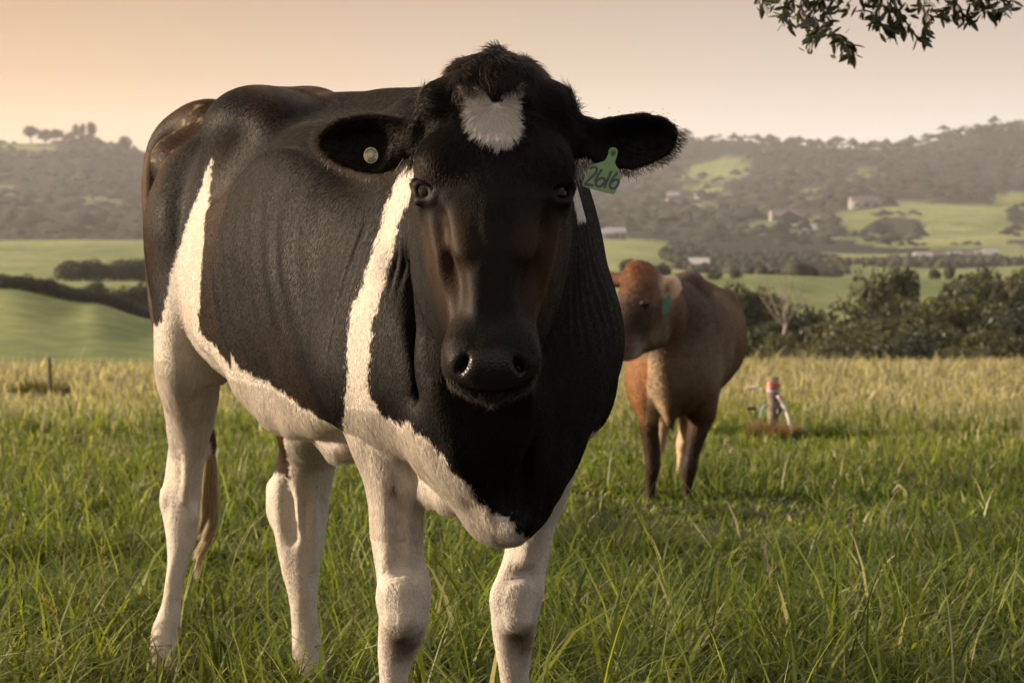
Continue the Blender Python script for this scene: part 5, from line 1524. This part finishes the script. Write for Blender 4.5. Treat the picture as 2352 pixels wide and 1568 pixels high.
# ------------------------------------------------------------------ the brown cow further back
def jz(x, y): return ((2350 + x / 1.425) / 1.7415, (1000 + y / 1.425) / 1.7415)
def J(x, y, Y): return at(*jz(x, y), Y)
def jrows(rows): return [(*J(x, y, Y), ru, rv) for x, y, Y, ru, rv in rows]
def build_jersey():
    S = Solid(axis((.36, 1.36, .0125)), axis((9.45, 12.05, .0145)), axis((-.60, .95, .0125)))
    S.tube(jrows([(450, 620, 9.98, .11, .19), (495, 580, 10.1, .17, .28), (540, 540, 10.4, .21, .31), (602, 530, 10.8, .238, .29), (650, 515, 11.2, .232, .265), (700, 480, 11.55, .20, .25), (730, 420, 11.75, .12, .17)]), k=.05, n=3)
    S.ell(J(575, 195, 10.35), (.07, .16, .07), k=.09)
    S.ell(J(790, 272, 11.5), (.05, .08, .05), k=.05); S.ell(J(640, 250, 11.6), (.05, .08, .05), k=.05); S.cap(J(590, 165, 10.4), J(705, 228, 11.6), .03, .035, k=.04)
    S.cap(J(610, 260, 10.45), J(640, 700, 10.4), (.05, .10), (.06, .12), k=.08)
    S.tube(jrows([(500, 430, 10.15, .15, .22), (450, 360, 9.98, .12, .15), (385, 310, 9.84, .095, .11)]), k=.06, n=3)
    # head, turned to its right
    S.tube(jrows([(322, 185, 9.720, .088, .10), (300, 280, 9.680, .098, .115), (262, 400, 9.630, .082, .10), (222, 500, 9.570, .062, .075), (203, 555, 9.540, .060, .062)]), k=.03, n=3)
    S.ell(J(282, 120, 9.720), (.058, .07, .05), k=.05)
    S.ell(J(372, 420, 9.740), (.07, .07, .10), k=.07)
    S.cap(J(400, 500, 9.760), J(250, 560, 9.600), .045, .045, k=.06)
    S.ell(J(330, 292, 9.590), (.040, .030, .034), k=.03)
    # ears
    S.ell(J(472, 215, 9.690), (.056, .022, .066), ((.97, 0, -.2), (0, 1, 0), (.2, 0, .97)), .02)
    S.cap(J(410, 190, 9.730), J(450, 195, 9.710), .03, .03, k=.03)
    S.ell(J(118, 172, 9.830), (.075, .02, .045), k=.02); S.cap(J(230, 170, 9.760), J(160, 170, 9.810), .03, .028, k=.03)
    # chest and dewlap
    S.cap(J(430, 620, 10.0), J(470, 985, 10.05), (.06, .09), (.022, .05), k=.07)
    S.cap(J(480, 980, 10.08), J(486, 1040, 10.08), .014, .007, k=.02)
    S.ell(J(490, 780, 10.2), (.15, .16, .12), k=.08)
    S.ell(J(310, 720, 10.2), (.085, .14, .16), k=.08); S.ell(J(650, 760, 10.3), (.085, .14, .16), k=.08)
    for rows in ([(330, 780, 10.18, .07, .12), (345, 900, 10.15, .060, .09), (357, 1030, 10.15, .050, .06), (368, 1160, 10.15, .042, .048), (370, 1240, 10.14, .044, .046), (362, 1330, 10.15, .030, .034), (355, 1410, 10.15, .027, .031), (352, 1470, 10.12, .036, .042), (350, 1500, 10.1, .045, .055)],
                 [(655, 830, 10.3, .07, .12), (645, 960, 10.28, .060, .09), (618, 1070, 10.27, .050, .06), (592, 1180, 10.26, .041, .048), (580, 1250, 10.25, .043, .046), (572, 1330, 10.26, .029, .034), (567, 1400, 10.26, .026, .031), (566, 1450, 10.24, .035, .042), (565, 1480, 10.2, .044, .055)],
                 [(620, 800, 11.45, .10, .20), (590, 930, 11.45, .07, .12), (556, 1050, 11.47, .045, .075), (538, 1120, 11.5, .04, .055), (530, 1220, 11.47, .027, .034), (522, 1320, 11.46, .030, .036), (520, 1390, 11.42, .042, .05)],
                 [(470, 800, 11.35, .09, .2), (440, 930, 11.35, .06, .11), (420, 1060, 11.37, .042, .07), (412, 1140, 11.38, .038, .05), (405, 1240, 11.35, .027, .034), (402, 1330, 11.34, .030, .036), (400, 1400, 11.3, .042, .05)]):
        S.tube([(x, y, z, ru - .007, rv - .007) for x, y, z, ru, rv in jrows(rows)], k=.012, n=3, k0=.05)
    V, Q = S.surface()
    return relax(V, Q, 3), Q
def jersey_coat(P):
    Z = P[:, 2]; g0 = ground_z(P[:, 0], P[:, 1]); h = Z - g0
    n1 = vnoise(P, 7, 91); n2 = vnoise(P, 25, 92)
    tan = np.array((.072, .038, .019)); dark = np.array((.016, .010, .008)); red = np.array((.095, .032, .014)); pale = np.array((.30, .22, .15)); cream = np.array((.42, .31, .21))
    def mixc(c, d, f): return c * (1 - f[:, None]) + d * f[:, None]
    col = np.tile(tan, (len(P), 1))
    head = (P[:, 1] < 9.86) & (P[:, 2] > J(300, 620, 9.8)[2])
    fr = np.clip((10.7 - P[:, 1]) / .5, 0, 1) * np.clip((h - .5) / .3, 0, 1)
    col = mixc(col, dark * 1.6, np.clip(fr * .75 + .15 * n1, 0, .85))
    low = np.clip((.95 - h) / .25, 0, 1) * np.clip((h - .5) / .15, 0, 1)
    col = mixc(col, pale * .55, low * .55 * (P[:, 1] < 10.6))
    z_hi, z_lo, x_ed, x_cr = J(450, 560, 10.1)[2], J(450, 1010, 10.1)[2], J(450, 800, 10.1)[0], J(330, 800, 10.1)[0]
    sunlit_patch = np.clip((x_ed + .023 * n1 + (.5 * (z_hi + z_lo) - Z) * .15 - P[:, 0]) / .037, 0, 1) * np.clip((z_hi - Z) / .055, 0, 1) * np.clip((Z - z_lo) / .055, 0, 1) * (P[:, 1] < 10.7)
    col = mixc(col, np.where((P[:, 0] > x_cr)[:, None], cream * .9, np.array((.19, .085, .035))), sunlit_patch * .85)      # sunlit strip on chest and shoulder, painted into the coat colour
    leg = np.clip((.48 - h) / .2, 0, 1)
    col = mixc(col, np.where((P[:, 1] > 10.9)[:, None], cream, dark), leg * .9)
    # face
    poll = np.exp(-(((P - J(285, 140, 9.720)) / .11) ** 2).sum(1))
    colh = np.tile((.085, .045, .027), (len(P), 1))
    fa = np.exp(-(((P - J(230, 430, 9.580)) / np.array((.10, .12, .12))) ** 2).sum(1))
    colh = mixc(colh, dark * .8, np.clip(fa * 1.8, 0, .95))
    colh = mixc(colh, red, np.clip(poll * 1.2, 0, 1))
    jw = np.exp(-(((P - J(360, 470, 9.710)) / np.array((.11, .14, .10))) ** 2).sum(1))
    colh = mixc(colh, np.array((.10, .075, .05)), np.clip(jw * 1.2, 0, 1))
    ey = np.linalg.norm((P - J(322, 300, 9.615)) / np.array((1, 1, 1)), axis=1)
    colh = mixc(colh, np.array((.17, .125, .09)), np.clip(1.6 - np.abs(ey - .048) / .016, 0, 1) * .6)
    mz = np.exp(-(((P - J(235, 575, 9.560)) / .05) ** 2).sum(1))
    colh = mixc(colh, np.array((.6, .55, .5)), np.clip(mz * 1.3, 0, 1))
    ear = np.exp(-(((P - J(475, 215, 9.690)) / np.array((.05, .08, .065))) ** 2).sum(1))
    colh = mixc(colh, cream * 1.15, np.clip(ear * 2.2, 0, 1))
    inner = np.exp(-(((P - J(455, 215, 9.670)) / np.array((.022, .05, .032))) ** 2).sum(1))
    colh = mixc(colh, np.array((.16, .10, .06)), np.clip(inner * .9, 0, 1))
    col = np.where(head[:, None], colh, col)
    return col * (1 + .18 * n2[:, None]) * (1 + .12 * n1[:, None])
jV, jQ = build_jersey(); jN = vert_normals(jV, jQ)
jV = jV + jN * (.006 * vnoise(jV, 9, 95) * (jV[:, 1] > 10.1))[:, None]
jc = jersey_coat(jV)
jer = empty('cow', (.82, 10.6, float(ground_z(np.array([.82]), np.array([10.6]))[0])))
tag(jer, 'smaller brown cow standing behind, its head turned sideways', 'cow')
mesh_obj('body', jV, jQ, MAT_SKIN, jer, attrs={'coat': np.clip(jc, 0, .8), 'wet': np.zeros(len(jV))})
p, nn, vi = scatter(jV, jQ, jN, 60000)
fl = np.tile((0.05, .5, -.8), (len(p), 1))
S_ = strands(p, nn, fl, np.where(p[:, 2] < -.1, .012, .016), .3, 3, .3, .05)
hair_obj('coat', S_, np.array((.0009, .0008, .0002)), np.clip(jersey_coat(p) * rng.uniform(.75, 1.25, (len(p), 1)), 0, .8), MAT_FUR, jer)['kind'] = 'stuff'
ev, ef = uv_ball(J(324, 305, 9.556), .026, 20); mesh_obj('eye', ev, ef, simple_mat('dark_eye', (.006, .004, .003), .35, spec=.3), jer)
ev, ef = uv_ball(J(196, 560, 9.515), .03, 16, scale=(1.0, .8, .9)); mesh_obj('nose', ev, ef, simple_mat('nose', (.012, .010, .010), .3), jer)
teal = simple_mat('teal_tag_plastic', (.035, .14, .12), .45, .2, 50)
jt = plate('ear_tag', [jz(*q) for q in ((455, 255), (474, 262), (478, 290), (468, 312), (447, 366), (420, 358), (424, 325), (440, 285))], .003, teal, jer, lambda x, y: 9.63)
jt['label'] = 'teal plastic tag hanging from the ear of the brown cow'

# ------------------------------------------------------------------ evening haze in the valley
V, F = box_vf(-1500, 1500, -60, 3300, -60, 130)
hz = mesh_obj('haze', V, F, None, smooth=False)
hm = bpy.data.materials.new('haze'); hm.use_nodes = True
N, L = hm.node_tree.nodes, hm.node_tree.links
N.remove(N['Principled BSDF'])
pv = N.new('ShaderNodeVolumePrincipled'); pv.inputs['Color'].default_value = (.86, .86, .94, 1); pv.inputs['Density'].default_value = HAZE; pv.inputs['Anisotropy'].default_value = .3
L.new(pv.outputs[0], N['Material Output'].inputs['Volume'])
hz.data.materials.append(hm); tag(hz, 'thin evening haze hanging over the valley', 'haze', kind='stuff')
